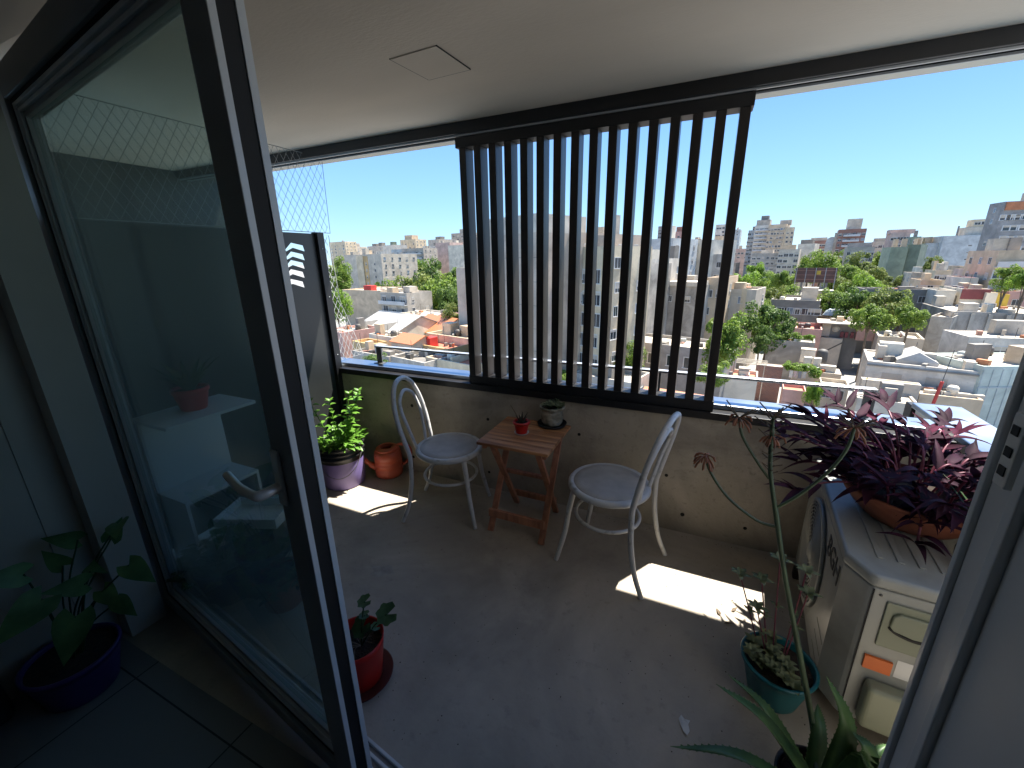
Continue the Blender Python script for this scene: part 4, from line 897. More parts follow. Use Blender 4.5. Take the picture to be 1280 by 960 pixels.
def townleaf(name, a, b, c):
    mt, n, bs = nodes(name); bs.inputs['Roughness'].default_value = .5; bs.inputs['Specular IOR Level'].default_value = .3; tc = n.nodes.new('ShaderNodeTexCoord'); nz = n.nodes.new('ShaderNodeTexNoise'); nz.inputs['Scale'].default_value = 3.; nz.inputs['Detail'].default_value = 8
    cr = n.nodes.new('ShaderNodeValToRGB'); e = cr.color_ramp.elements; e[0].position = .34; e[0].color = (*a, 1); e[1].position = .66; e[1].color = (*c, 1); m_ = e.new(.5); m_.color = (*b, 1)
    n.links.new(tc.outputs['Object'], nz.inputs[0]); n.links.new(nz.outputs[0], cr.inputs[0]); n.links.new(cr.outputs[0], bs.inputs[0])
    tr = n.nodes.new('ShaderNodeBsdfTranslucent'); n.links.new(cr.outputs[0], tr.inputs[0]); mx = n.nodes.new('ShaderNodeMixShader'); mx.inputs[0].default_value = .42; n.links.new(bs.outputs[0], mx.inputs[1]); n.links.new(tr.outputs[0], mx.inputs[2]); n.links.new(mx.outputs[0], n.nodes['Material Output'].inputs[0]); M[name] = mt
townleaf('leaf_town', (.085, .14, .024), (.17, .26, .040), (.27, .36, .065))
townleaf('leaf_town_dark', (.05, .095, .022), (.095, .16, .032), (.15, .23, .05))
townleaf('leaf_town_olive', (.085, .12, .03), (.165, .215, .045), (.25, .285, .075))
townleaf('leaf_vine', (.09, .17, .022), (.18, .30, .034), (.27, .40, .055))
CR = [crown_mesh(11), crown_mesh(23, 7000, 38), crown_mesh(37, 6000, 30, 1.15), crown_mesh(41, 7000, 36, .75)]
tm = MB(); tm.tube(curve([(0, 0, 0), (.03, .02, .4), (-.02, .03, .8), (.0, .0, 1)], 4), [.05]*4+[.04]*4+[.03]*5, 7)
for a in (.4, 2.3, 4.4): tm.tube([(0, .02, .72), (.22*math.cos(a), .22*math.sin(a), .98)], [.03, .015], 5)
_o = tm.build('trunk', 'twig'); TRUNK = _o.data; bpy.data.objects.remove(_o)
def tree(label, x, y, wpx, R, kind=0, dark=False, hfac=1.05, base=GZ, group='trees among the city blocks', name='tree'):
    c = onR(x, y, R); e = onR(x+wpx/2, y, R); rad = (e-c).length*1.32; t = thing(name, label, 'tree', (c.x, c.y, base), rnd(0, 6), group)
    o = bpy.data.objects.new('crown', CR[kind % 4]); COL.objects.link(o); o.parent = t; o.location = (0, 0, c.z-base-(.3*rad if name == 'tree' else 0)); o.scale = (rad, rad, rad*hfac*(1.25 if name == 'tree' else 1))
    if not dark and random.random() < .45: o.material_slots[0].link = 'OBJECT'; o.material_slots[0].material = M[random.choice(('leaf_town_olive', 'leaf_vine', 'leaf_town_olive'))]
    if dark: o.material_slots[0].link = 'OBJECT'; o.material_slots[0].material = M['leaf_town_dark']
    k = bpy.data.objects.new('trunk', TRUNK); COL.objects.link(k); k.parent = t; h_ = max(2, c.z-base-.1*rad); k.scale = (min(h_, rad*1.4), min(h_, rad*1.4), h_); return t
AB = 'apartment_block'
def ap(*a, **k): return blk(AB, a[0], 'building', *a[1:], **k)
def hs(*a, **k): return blk('flat_roofed_house', a[0], 'house', *a[1:], **k)
# ---- left window: skyline
ap('pale apartment block on the far skyline nearest the safety net', 411, 303, 431, R=520, rot=10, col='cream', front=(4, 5, 2, 1.8, 4, 3.4))
ap('grey apartment block with dark roof on the skyline above the slotted concrete block', 431, 309, 446, R=560, rot=10, col='pale', front=(4, 4, 2, 1.8, 4, 3.4), tank=[(.5, .5, 8, 6, 4, 'grey')])
ap('low white apartment block on the skyline over the left half of slotted block', 446, 311, 459, R=620, rot=10, col='white', front=(3, 4, 2, 1.8, 4, 3.4))
ap('apartment block with dark roof rooms above the right half of slotted block', 459, 308, 478, R=600, rot=10, col='pale', front=(4, 4, 2, 1.8, 4, 3.4), tank=[(.3, .5, 8, 6, 3, 'roofd'), (.7, .5, 6, 6, 4, 'roofd')])
ap('small white block just right of the slotted concrete block on the skyline', 470, 314, 484, R=480, rot=10, col='white')
ap('white windowless block with green roof rooms left of the cream strip', 478, 307, 491, R=420, rot=24, col='white', tank=[(.4, .5, 5, 4, 3, 'dgreen')])
ap('blue grey windowed block with one cream end strip on the skyline', 489, 312, 504, R=360, rot=10, col='blueg', front=(3, 7, 2.4, 1.8, 3, 3.0), tank=[(.85, .5, 4, 8, .6, 'cream')])
ap('cream stepped tower behind the balconied grey block', 500, 300, 519, R=430, rot=10, col='cream', front=(4, 4, 1.8, 1.8, 4, 3.2), tank=[(.4, .5, 10, 8, 4, 'beige')])
ap('grey block with many white balcony bands above the treetops', 502, 311, 529, R=330, rot=10, col='grey', front=(5, 6, 2.4, 1.6, 3.2, 3.2, 2), balc=(6, 4.2, 3.2, .05, .95))
ap('narrow white windowless block right of the balcony bands', 528, 308, 537, R=380, rot=30, col='white')
ap('tall grey block with dark roof rooms beside pinkish blank wall', 535, 300, 549, R=400, rot=22, col='pale', left=(3, 8, 1.6, 1.6, 4, 3), tank=[(.5, .5, 7, 5, 2.5, 'roofd')])
ap('pinkish blank walled block on the skyline left of the screen', 544, 304, 562, R=350, rot=15, col='pink')
ap('pale blank block on the skyline touching the sunshade screen', 560, 307, 581, R=300, rot=15, col='white')
ap('grey windowed tower peeping behind the first slat of the sunshade', 564, 292, 586, R=470, rot=12, col='grey', front=(4, 5, 3, 1.6, 3, 3.3), tank=[(.5, .5, 8, 6, 4, 'grey')])
# ---- left: middle ground
t, w_, h_ = ap('pale concrete block with a deep vertical slot in its middle', 430, 319, 476, R=225, rot=14, dep=20, col='pale', front=(1, 1, .1, .1, 60, 3), base=GZ)
MB().box((w_*.36, -.5, 1), (w_*.54, -.02, h_-.5)).build('stair_tower', 'c_cream', t); MB().box((w_*.545, -.12, 1), (w_*.65, -.02, h_-.8)).build('slot', 'c_ochre', t)
for r in range(6): window(t, w_*.82, 0, h_-4.2-r*2.9, 1.3, 1.2, 0, 2)
for r in range(6): window(t, w_*.60, -.13, h_-4.2-r*2.9, 1., 1.2, 0, 3)
t, w_, h_ = ap('blank beige walled block with balconies on its right end', 427, 362, 475, z=-7.2, rot=4, dep=18, col='beige', roof='roofw')
MB().box((w_*.53, 1, h_-.49), (w_*.72, 3.5, h_+1.4)).build('roof_room', 'c_red', t)
t, w_, h_ = ap('low block with white railed balconies in two rows before the trees', 475, 365, 508, z=-7.4, rot=12, dep=10, col='grey', front=(3, 3, 2.2, 2, 1.9, 3, 2), balc=(2, 3.4, 3, 0, 1))
tree('light green treetop left of the pale slotted block', 421, 345, 30, 190, 0); tree('leafy tree half behind the net, below the slotted block', 420, 376, 32, 120, 1)
for i, (x, y, w, R, k, lb) in enumerate([(490, 356, 46, 230, 1, 'round green tree just right of the pale slotted block'), (516, 352, 44, 240, 3, 'green tree before the white balcony bands'), (522, 368, 50, 185, 0, 'bright green tree behind the low balconied block'),
                                        (541, 350, 40, 200, 2, 'tallest darker tree of the left clump'), (552, 372, 52, 150, 1, 'broad green tree at the front of the left clump'), (569, 350, 34, 175, 3, 'tree at the right of the left clump beside the screen'),
                                        (566, 376, 34, 135, 0, 'dark leaved tree beside the big blank concrete building'), (527, 333, 16, 300, 0, 'small round tree before the grey balconied skyline block'), (500, 343, 30, 300, 2, 'far tree below the cream strip block')]):
    tree(lb, x, y, w, R, k, dark=i in (3, 6))  # darker leaf material on the two darker trees
tree('small tree below the brown roofs beside the blank building', 567, 396, 26, 84, 2)
# near-left roofs
t, w_, h_ = gable('house with pale metal roof and two triangular dormers', 441, 411, 492, -11.2, 13, 2.6, 14, 'white', 'c_metal', ridge='x')
for u in (.28, .74):
    mb = MB(); mb.add([(w_*u-1.1, -.3, h_+.12), (w_*u+1.1, -.3, h_+.12), (w_*u, -.3, h_+1.7), (w_*u, 4.2, h_+1.7)], [(0, 1, 2), (0, 2, 3), (2, 1, 3)], False); mb.build('dormer', 'c_tar', t)
MB().box((-3.5, .5, 0), (-.26, 9, h_-1.2)).build('side_wing', 'c_white', t)
gable('white gabled house with orange tiled roof facing the balcony', 511, 411, 545, -11.8, 10, 2.4, 24, 'white', 'c_tile')
hs('white slab roofed house behind the orange tiled roof', 500, 391, 537, z=-11.5, rot=16, dep=9, col='white', roof='roofw'); 
gable('brown tiled roof behind the orange tiled house', 536, 403, 566, -11.8, 10, 1.8, 16, 'grey', 'c_tileb')
gable('dark brown tiled roof at the foot of the blank building', 562, 427, 604, -12.4, 9, 2.0, 10, 'cream', 'c_tileb')
hs('low white outbuilding with tiny slit window before the dormer house', 461, 417, 489, z=-10.2, rot=14, dep=4, col='white', roof='roofw', front=(2, 1, .3, 1, 1.4, 3, 2))
gable('low house with red tiled lean-to roof and dark doorway', 489, 427, 515, -10.4, 5, .9, 14, 'pale', 'c_tile', front=(2, 1.1, 1.6, 1.4))
hs('ochre garden wall house below the dormer house', 440, 426, 463, z=-10.7, rot=14, dep=3, col='ochre', roof='ochre')
hs('cream house with parapet roof behind the handrail', 533, 416, 588, z=-9.9, rot=14, dep=8, col='cream', roof='beige', front=(4, 1, 1, 1.3, 2, 3, 2), tank=[(.25, .4, 2, 2, 1.5, 'cream'), (.6, .5, 2.4, 2, 1.2, 'beige')])
hs('ochre yard house with red block beside the handrail', 510, 428, 560, z=-10.7, rot=14, dep=5, col='ochre', roof='terrace', front=(3, 1, 1, 1.2, 1.4, 3, 2), tank=[(.4, .3, 1.6, 1.6, 1, 'red')])
hs('rough grey yard building under the left end of handrail', 488, 445, 530, z=-11.2, rot=14, dep=6, col='stain', roof='roofd')
hs('low terracotta terrace below the handrail left of the screen', 532, 446, 592, z=-11.1, rot=14, dep=5, col='cream', roof='terrace', tank=[(.5, .5, .3, 4, .4, 'cream')])
hs('red walled house at the left edge beside the divider panel', 404, 412, 427, z=-10.2, rot=14, dep=8, col='rose', roof='roofg')
hs('broken yard wall covered in rubble left of the handrail post', 440, 438, 486, z=-11.3, rot=10, dep=4, col='stain', roof='roofg')
tree('leafless grey shrub patch in the rubble yard below the ochre wall', 462, 446, 30, 52, 0, dark=True, hfac=.4)

# ---- centre, behind the sunshade
t, w_, h_ = ap('big blank pale concrete building filling the view behind the left slats', 589, 297, 672, R=62, rot=24, dep=16, col='warm', roof='roofg', rim=.7)
for r in range(6): MB().box((.0, -.012, h_-2.9-r*2.9), (w_, -.002, h_-2.84-r*2.9)).build('joint_line', 'c_dgrey', t)
MB().box((w_*.28, -.0, h_+.001), (w_, 9, h_+2.1)).build('roof_room', 'c_pale', t)
t2, w2, h2 = ap('pale concrete wing with a column of dark windows behind the middle slats', 673, 294, 722, R=60, rot=24, dep=15, col='warm', roof='roofw', rim=.7)
MB().box((w2*.1, -.02, h2-1.5), (w2*.95, -.0005, h2-.05)).build('parapet_band', 'c_cream', t2)
t3, w3, h3 = ap('cream stair wing of the concrete building, two window columns behind the slats', 722, 309, 758, R=57, rot=26, dep=10, col='cream', roof='roofg', front=(2, 6, 1.15, 1.75, 3.6, 2.75, 2))
ap('blank pale end wall standing left of the first slat', 570, 335, 591, R=72, rot=10, dep=10, col='pale')
ap('stained grey wall block right of the windowed wing', 759, 331, 790, R=70, rot=20, dep=14, col='stain', roof='roofg')
ap('grey white stained house block with small windows behind the right slats', 788, 324, 812, R=76, rot=20, dep=14, col='stainw', front=(1, 3, 1.2, 1.3, 4.5, 3.4, 2))
t, w_, h_ = ap('wide stained grey party wall with white roof slab behind the right slats', 790, 356, 873, z=-3.4, rot=16, dep=14, col='stain', roof='roofw', front=(4, 1, 1., 1., 2.2, 3, 2))
MB().box((-.2, -.35, h_+.001), (w_+.2, 5, h_+.75)).build('roof_slab', 'c_roofw', t)
ap('tall pale grey block with stepped top just behind the white roof slab', 812, 299, 842, R=105, rot=20, dep=14, col='bluew', front=(3, 3, 1.2, 1.5, 5, 4, 2))
ap('pale block with chimney rooms behind the white roof slab', 838, 315, 856, R=112, rot=20, dep=12, col='pale', front=(1, 1, 1.5, 1.5, 3, 3, 2), tank=[(.5, .5, 3, 3, 2, 'grey')])
ap('light blank block with two facades behind the white roof slab', 855, 301, 885, R=120, rot=30, dep=14, col='white')
ap('far dark tower behind the stepped grey block', 823, 283, 832, R=420, rot=10, col='slate', front=(2, 8, 3, 1.6, 3, 3.2, 2))
ap('far reddish tower with roof rooms behind the slats', 840, 290, 857, R=380, rot=10, col='rose', front=(3, 5, 2, 1.6, 4, 3.2), tank=[(.5, .5, 6, 5, 4, 'redbrown')])
ap('far brown block with flat roof behind the right slats', 866, 301, 882, R=360, rot=10, col='redbrown', front=(4, 3, 2, 1.6, 3, 3.2))
ap('far tall white banded tower between the last two slats', 895, 281, 911, R=430, rot=10, col='white', front=(2, 11, 4.4, 1.5, 3, 3.2, 2))
ap('slim grey tower just right of the screen frame', 918, 287, 926, R=520, rot=10, col='blueg')
ap('beige house block with two small windows beside the screen edge', 884, 347, 906, z=-2.2, rot=14, dep=12, col='beige', roof='roofg', front=(2, 2, .9, 1.3, 2.8, 3.2, 2))
ap('mottled old block with several window openings behind the last slats', 883, 318, 905, R=120, rot=14, dep=12, col='stainw', front=(2, 4, 1.4, 1.3, 2.5, 2.9, 2))
t, w_, h_ = ap('cream house with roof parapet just right of the screen', 906, 361, 946, z=-4.6, rot=16, dep=9, col='pale', roof='roofg')
MB().box((w_*.56, -.1, 2), (w_*.72, -.002, h_+.2)).build('pilaster', 'c_cream', t)
t, w_, h_ = hs('long low building with white roof below the stained party wall', 763, 423, 906, z=-10.8, rot=16, dep=8, col='slate', roof='roofw', front=(6, 1, 1.6, 1.6, 2.2, 3, 0))
hs('small brick outbuilding left of the white roofed low building', 758, 436, 792, z=-11.9, rot=16, dep=4, col='rose', roof='roofg', front=(2, 1, 1, 1.2, 1.6, 3, 2))
hs('low stone yard house below the windowed wing', 716, 466, 790, z=-13.1, rot=14, dep=6, col='stainw', roof='roofg', front=(3, 1, 1, 1.2, 1.6, 3, 2))
t, w_, h_ = gable('terracotta tiled roof house below the right slats', 800, 500, 905, -15.2, 5, .9, 10, 'roofw', 'c_tile')
hs('terracotta terrace house below the left slats', 640, 470, 716, z=-13.9, rot=12, dep=6, col='pink', roof='terrace', front=(3, 1, 1, 1.3, 1.6, 3, 2), tank=[(.3, .4, 2, 2, 1.8, 'terr')])
hs('grey roofed shed at the foot of the blank building', 592, 462, 642, z=-13.3, rot=12, dep=6, col='pale', roof='roofw', front=(2, 1, 1, 1.2, 1.6, 3, 2))
tree('round green tree just right of the screen edge', 905, 415, 54, 62, 1, hfac=1.05)
tree('small garden tree behind the middle slats', 788, 448, 34, 58, 2); tree('yellow green shrub by the terrace behind the right slats', 888, 462, 36, 48, 0, hfac=.7); tree('small tree top behind the windowed wing', 772, 322, 16, 84, 2); tree('garden shrub below the concrete wing', 706, 468, 22, 50, 3, hfac=.8)

# ---- right window: skyline
ap('low rooftops block at the left foot of the blue grey tower', 918, 311, 940, R=430, rot=10, col='pink', front=(5, 2, 2, 1.6, 4, 3.2))
ap('blue grey glassy tower at the left of the tall balconied tower', 936, 288, 948, R=400, rot=14, col='blueg', front=(3, 9, 2.6, 1.7, 3, 3, 0))
ap('tall white tower with stacked balconies and grey roof rooms', 944, 282, 962, R=390, rot=14, col='white', front=(3, 10, 2.2, 1.5, 3, 3, 2), balc=(10, 4, 3, .05, .95), tank=[(.5, .5, 9, 8, 4, 'grey'), (.55, .5, 5, 5, 7, 'dgrey')])
ap('broad beige tower with ribboned windows beside the tallest balconied tower', 961, 281, 984, R=380, rot=14, dep=22, col='beige', front=(6, 11, 1.5, 1.4, 3.4, 3), tank=[(.85, .4, 7, 6, 3, 'grey')])
ap('sunlit end slice of the broad beige tower', 983.5, 284, 994, R=376, rot=-18, dep=16, col='cream', front=(2, 10, 1.4, 1.4, 4, 3))  # tower's lit side as its own block, sunlight put into the cream colour
ap('low grey stepped block in front of the beige tower', 940, 317, 976, R=290, rot=12, col='grey', front=(6, 5, 1.8, 1.5, 2.6, 2.9), tank=[(.5, .5, 6, 5, 2, 'pale')])
ap('old pale block with terraces in front of the beige tower, right one', 974, 312, 1000, R=280, rot=12, col='pale', front=(4, 5, 2, 1.6, 3, 3, 2), tank=[(.4, .4, 7, 5, 2.4, 'beige')])
ap('blank white block with dark roof rooms left of the red topped block', 998, 305, 1019, R=310, rot=20, col='white', tank=[(.4, .5, 6, 6, 2.4, 'roofd')])
ap('red brown windowed block between the white blank blocks', 1014, 301, 1033, R=360, rot=12, col='redbrown', front=(4, 6, 2, 1.4, 3, 3), tank=[(.5, .5, 9, 6, 2, 'pale')])
t, w_, h_ = ap('pale grey end wall with round topped gable on the skyline', 1032, 303, 1047, R=340, rot=12, col='bluew')
mb = MB(); mb.prism([(w_*.5+w_*.5*math.cos(a), .2, h_+3.2*math.sin(a)) for a in [PI*k/12 for k in range(13)]], (0, 8, 0)); mb.build('gable', 'c_bluew', t)
ap('dark red brown tower with a square grey box on its roof', 1049, 287, 1084, R=330, rot=10, dep=16, col='redbrown', front=(6, 9, 1.7, 1.4, 3, 3), tank=[(.55, .5, 7, 6, 6, 'pale')], balc=(8, 4, 3, .2, .8))
ap('plain grey flank of the red brown tower', 1044, 291, 1050, R=332, rot=24, col='grey')
ap('low grey block with many pillars before the red brown tower', 1060, 309, 1094, R=270, rot=8, col='grey', front=(7, 4, 1.4, 1.6, 3, 3, 2), tank=[(.5, .5, 9, 6, 2, 'slate')])
ap('small pale block on the skyline left of the green tower', 1093, 302, 1111, R=350, rot=10, col='pale', front=(3, 6, 2, 1.5, 3, 3), tank=[(.5, .5, 6, 5, 2, 'grey')])
ap('pinkish tower with white windows rising behind the green wall', 1115, 291, 1139, R=300, rot=8, col='pink', front=(3, 5, 2.6, 1.5, 3, 3), tank=[(.6, .5, 10, 8, 1.6, 'pink')])
ap('light green windowless tower wall above the trees', 1114, 309, 1136, R=215, rot=4, dep=12, col='green')
ap('darker green wall joined to the light green tower', 1135.5, 306, 1152, R=217, rot=28, dep=12, col='dgreen')
ap('grey green upper block right of the pinkish tower', 1139, 296, 1152, R=260, rot=12, col='green')
ap('dark block with white balcony bands beside the green tower', 1150, 303, 1164, R=290, rot=8, col='slate', front=(2, 6, 3, 1.6, 2.6, 3, 2), balc=(6, 3.6, 3, .05, .95))
ap('low end of the long blue white wall stepping down left', 1158, 304, 1182, R=262, rot=4, col='bluew', roof='roofd')
t, w_, h_ = ap('long blue white blank wall building on the right skyline', 1180, 295, 1246, R=260, rot=4, dep=18, col='bluew', tank=[(.35, .3, .5, .5, 4, 'slate')])
MB().box((w_*.42, 2, h_-.4), (w_, 9, h_+3.2)).build('roof_room', 'c_pale', t)
rr = MB().box((w_*.55, 2.5, h_+3.21), (w_*.98, 8.5, h_+6.2)).build('roof_room', 'c_cream', t)
for u in (.64, .76, .88): window(t, w_*u, 2.48, h_+4.7, 2.2, 1.2, 0, 2)
for k in range(3): window(t, w_*.56, 0, h_-4-k*2.8, 1.2, .5, 0, 2)
t, w_, h_ = ap('tall modern grey tower with orange top band at the right edge', 1257, 252, 1345, R=190, rot=-6, dep=6, col='slate', roof='roofg', front=(8, 9, 3.4, 1.5, 4.2, 2.9, 1))
MB().box((.3, -.3, h_-2.3), (w_*.9, -.02, h_-.2)).build('top_band', 'c_terr', t)
ap('grey stepped house block below the modern tower', 1249, 313, 1330, R=130, rot=2, dep=12, col='beige', roof='roofw', front=(4, 3, 2.4, 1.6, 4.6, 3, 0), balc=(1, 3.1, 3, 0, 1))
ap('dark green block below the long blue white wall', 1227, 323, 1250, R=185, rot=4, dep=8, col='dgreen')
# ---- right window: middle ground
for i, (x, y, w, R, k, lb) in enumerate([(925, 354, 34, 150, 0, 'light green tree beside the cream roof parapet'), (944, 338, 26, 220, 1, 'tall tree in front of the low grey stepped block'), (958, 352, 26, 190, 2, 'tree left of the brown hoarding'), (980, 348, 30, 180, 3, 'tree touching the left end of brown hoarding'), (963, 368, 30, 120, 1, 'tree below the brown hoarding'),
                                        (1030, 328, 40, 260, 0, 'tree behind the brown hoarding on its upper right'), (1058, 340, 36, 200, 1, 'bright tree right of the brown hoarding'), (1074, 330, 34, 250, 2, 'tree before the red brown tower'), (1094, 340, 34, 210, 3, 'tree left of the light green tower'), (1100, 326, 28, 280, 0, 'far tree left of the green tower, upper one'), (1068, 356, 40, 170, 2, 'dense tree in the middle of the right green band'),
                                        (1075, 377, 52, 110, 1, 'big spreading tree behind the white awning house'), (1108, 378, 54, 105, 0, 'biggest spreading tree before the grey roof band'), (1140, 392, 40, 95, 3, 'tree at the right end of the spreading canopy'), (962, 398, 56, 85, 1, 'wide dark green tree right of the screen, behind the planter roof'), (947, 380, 30, 110, 2, 'tree above the wide dark green tree'),
                                        (1168, 328, 24, 175, 0, 'small bright tree under the long blue white wall'), (1262, 342, 40, 110, 1, 'tree at the right edge below the beige house'), (1285, 348, 36, 105, 3, 'tree cut off by the right frame'), (1240, 336, 20, 150, 2, 'shrubby tree left of the right edge trees')]):
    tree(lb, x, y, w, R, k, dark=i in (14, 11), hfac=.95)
for i, (x, y, w, R, k, lb) in enumerate([(936, 366, 30, 135, 3, 'small tree between the cream parapet house and the hoarding'), (985, 366, 26, 140, 0, 'tree directly below the left end of hoarding'), (1048, 352, 34, 185, 3, 'low bright tree right below the hoarding corner'), (1090, 356, 36, 165, 0, 'tree at the foot of the light green tower'), (1052, 326, 30, 290, 2, 'far tree on the upper right of the hoarding'), (1083, 324, 28, 300, 1, 'far tree before the pillared grey block'),
                                        (1044, 372, 34, 120, 1, 'tree above the pink roof house'), (1128, 384, 34, 112, 2, 'bright tree under the long grey roof band'), (1090, 392, 44, 92, 3, 'lower bough mass of the spreading trees by the awning house'), (1012, 330, 30, 270, 1, 'tree peeping over the top of the hoarding'), (940, 400, 34, 95, 0, 'bright tree left of the wide dark tree'), (952, 420, 30, 78, 2, 'dark shrub tree at the left end of the planter roof'), (1116, 352, 26, 190, 0, 'tree before the light green tower foot, right one')]):
    tree(lb, x, y, w, R, k, dark=i in (11,), hfac=.9)
for i, (x, y, w, R, k, lb) in enumerate([(484, 372, 36, 170, 2, 'bright tree beside the low balconied block roof'), (506, 376, 30, 160, 0, 'tree between the balconied block and white slab roof'), (558, 362, 44, 165, 1, 'tall round tree in the middle of the left clump'), (534, 372, 36, 165, 3, 'low tree at the front of the left clump'), (428, 332, 20, 260, 2, 'far tree at the left beside the net')]):
    tree(lb, x, y, w, R, k, hfac=1.)
# hoarding
Aw, Wd = anchor(992, 353, 1044, -6.8, None, 10)
t = thing('hoarding', 'brown back side of a big roadside hoarding on steel struts', 'hoarding', (Aw.x, Aw.y, GZ), -math.radians(10)); H = Aw.z-GZ; hh = Wd*.42
MB().box((0, .5, H), (Wd, .8, H+hh)).build('board', 'c_brown', t)
for k in range(5): MB().bar((Wd*(.03+.235*k), -2.2, H-3), (Wd*(.03+.235*k), .49, H+hh), .18, .18).build('strut', 'c_roofg', t)
for k in range(3): MB().box((0, .38, H+hh*(.2+.3*k)), (Wd, .498, H+hh*(.2+.3*k)+.16)).build('cross_beam', 'c_redbrown', t)
MB().box((Wd*.52, .36, H+hh*.55), (Wd*.62, .499, H+hh*.8)).build('plate', 'c_yellow', t)
for u in (.2, .8): MB().box((Wd*u-.3, .3, 0), (Wd*u+.3, .9, H-.002)).build('post', 'c_dgrey', t)
hs('long flat white roof building with dark window band below the hoarding', 964, 374, 1026, z=-8.2, rot=12, dep=14, col='dgrey', roof='roofw', front=(6, 1, 2.2, 1.4, 2.4, 3, 0), tank=[(.75, .5, 3, 3, 2.4, 'pale'), (.95, .8, 5, 4, 1.6, 'roofg')])
hs('roof band house with long flat grey roof before the green tower', 1080, 361, 1173, z=-5.8, rot=2, dep=6, col='dgrey', roof='roofg')
hs('low white shop row with red end under the long grey roof band', 1130, 369, 1173, z=-8, rot=2, dep=5, col='white', roof='roofw', front=(3, 1, 2, 1.6, 2, 3, 2), tank=[(.12, .1, 4, 2, .3, 'red')])
hs('tall white box house with grey stain beside the narrow green wall', 1171, 363, 1196, z=-5.6, rot=6, dep=9, col='white', roof='roofw', front=(1, 1, 1, 1, 60, 3))
hs('narrow green walled house between white box and maroon roof', 1195, 361, 1204, z=-5.4, rot=6, dep=9, col='dgreen', roof='roofg')
t, w_, h_ = hs('white shop with deep maroon roof fascia on the right', 1204, 361, 1238, z=-5.2, rot=4, dep=9, col='white', roof='maroon', front=(3, 1, 2, 1.5, 3.7, 3, 0)); MB().box((-.1, -.25, h_-1.9), (w_+.1, -.002, h_-.02)).build('fascia', 'c_maroon', t)
hs('white shop with dark fascia left of the yellow wall', 1234, 366, 1248, z=-5.8, rot=4, dep=8, col='white', roof='roofw', front=(1, 1, 2, 1.4, 2.6, 3, 0))
hs('small bright yellow walled house on the right', 1247, 368, 1263, z=-6.2, rot=4, dep=7, col='yellow', roof='roofd')
hs('reddish house with white cornice at the right edge', 1262, 364, 1310, z=-5.8, rot=4, dep=7, col='rose', roof='roofw', front=(2, 1, 1.6, 1.4, 2.2, 3, 2))
for (x1, y1, x2, z, R_, c_, rf_, lb) in [(1152, 334, 1166, None, 190, 'white', 'roofg', 'small white gable house under the left end of blue white wall'), (1170, 338, 1190, None, 165, 'cream', 'roofg', 'cream house with square windows below the blue white wall'), (1188, 338, 1200, None, 172, 'grey', 'roofd', 'narrow grey house beside the cream square windowed house'), (1200, 333, 1213, None, 180, 'beige', 'roofg', 'beige house right of the narrow grey house'),
                                       (1211, 337, 1226, None, 150, 'pink', 'roofg', 'pink house below the dark green block'), (1203, 347, 1224, None, 130, 'white', 'terrace', 'white house with red terrace below the pink house'), (1224, 341, 1250, None, 140, 'grey', 'roofd', 'plain grey house right of the pink house'), (1140, 341, 1154, None, 180, 'pale', 'roofg', 'pale house at the right foot of the green tower'), (1152, 350, 1178, None, 140, 'beige', 'roofg', 'low beige house with flowering roof edge')]:
    hs(lb, x1, y1, x2, z=z, R=R_, rot=6, dep=9, col=c_, roof=rf_, front=(3, 2, 1.1, 1.2, 1.8, 3))
# concrete compound with pilasters
t, w_, h_ = hs('long raw grey concrete wall building with pilasters on the right', 1190, 389, 1330, z=-8.2, rot=4, dep=14, col='stain', roof='roofw', rim=.3)
for k in range(6): MB().box((w_*(.02+.165*k), -.3, 1), (w_*(.02+.165*k)+.5, -.002, h_-.3)).build('pilaster', 'c_roofg', t)
MB().box((w_*.15, 2, h_-.29), (w_*.3, 4, h_+1.2)).build('roof_room', 'c_pale', t); MB().box((w_*.38, 2, h_-.29), (w_*.44, 4, h_+1.1)).build('roof_room', 'c_white', t)
hs('rough old concrete side building left of the pilaster wall', 1164, 395, 1191, z=-8.8, rot=30, dep=7, col='stain', roof='roofw')
# near roof with hip skylight
Rz = -11.6
t, w_, h_ = hs('near flat roofed building with glass hip skylight and two grey wall patches', 1085, 451, 1229, z=Rz, rot=12, dep=8.5, col='stainw', roof='roofw', rim=.25)
sk = MB(); a0, a1, b0, b1 = w_*.28, w_*.66, 1.2, 6.8; zc = h_+.25; sk.box((a0, b0, h_-.24), (a1, b1, zc))
ap_ = [(a0, b0, zc), (a1, b0, zc), (a1, b1, zc), (a0, b1, zc), (lerp(a0, a1, .5), b0+.2, zc+1.1), (lerp(a0, a1, .5), b1-.6, zc+1.1)]
sk.add(ap_, [(0, 1, 4), (1, 2, 5, 4), (2, 3, 5), (3, 0, 4, 5)], False); sk.build('skylight', 'c_metal', t)
for k in range(1, 7):
    x_ = lerp(a0, a1, k/7); hgt = zc+1.1*(1-abs(k/7-.5)*2); MB().bar((x_, b0+.1, lerp(zc, hgt, .12)+.03), (x_, lerp(b0, b1, .9), hgt+.05), .07, .05).build('glazing_bar', 'c_roofd', t)
for u, v in ((.15, .62), (.72, .55)): MB().box((w_*u, 8.5*v, h_-.24), (w_*u+.95, 8.5*v+.6, h_+.5)).build('air_unit', 'c_roofg', t)
MB().box((w_*.2, 2.0, h_-.24), (w_*.2+.7, 2.7, h_+.45)).build('vent_box', 'c_tar', t); MB().box((w_*.86, .6, h_-.24), (w_*.95, 2.2, h_+.9)).build('roof_room', 'c_pale', t)
for u in (.16, .56): MB().box((w_*u, -.02, h_-3.2), (w_*u+1.9, -.002, h_-1.3)).build('wall_patch', 'c_grey', t)
MB().box((0, -.16, h_-.55), (w_, -.022, h_-.36)).build('ledge', 'c_roofd', t)
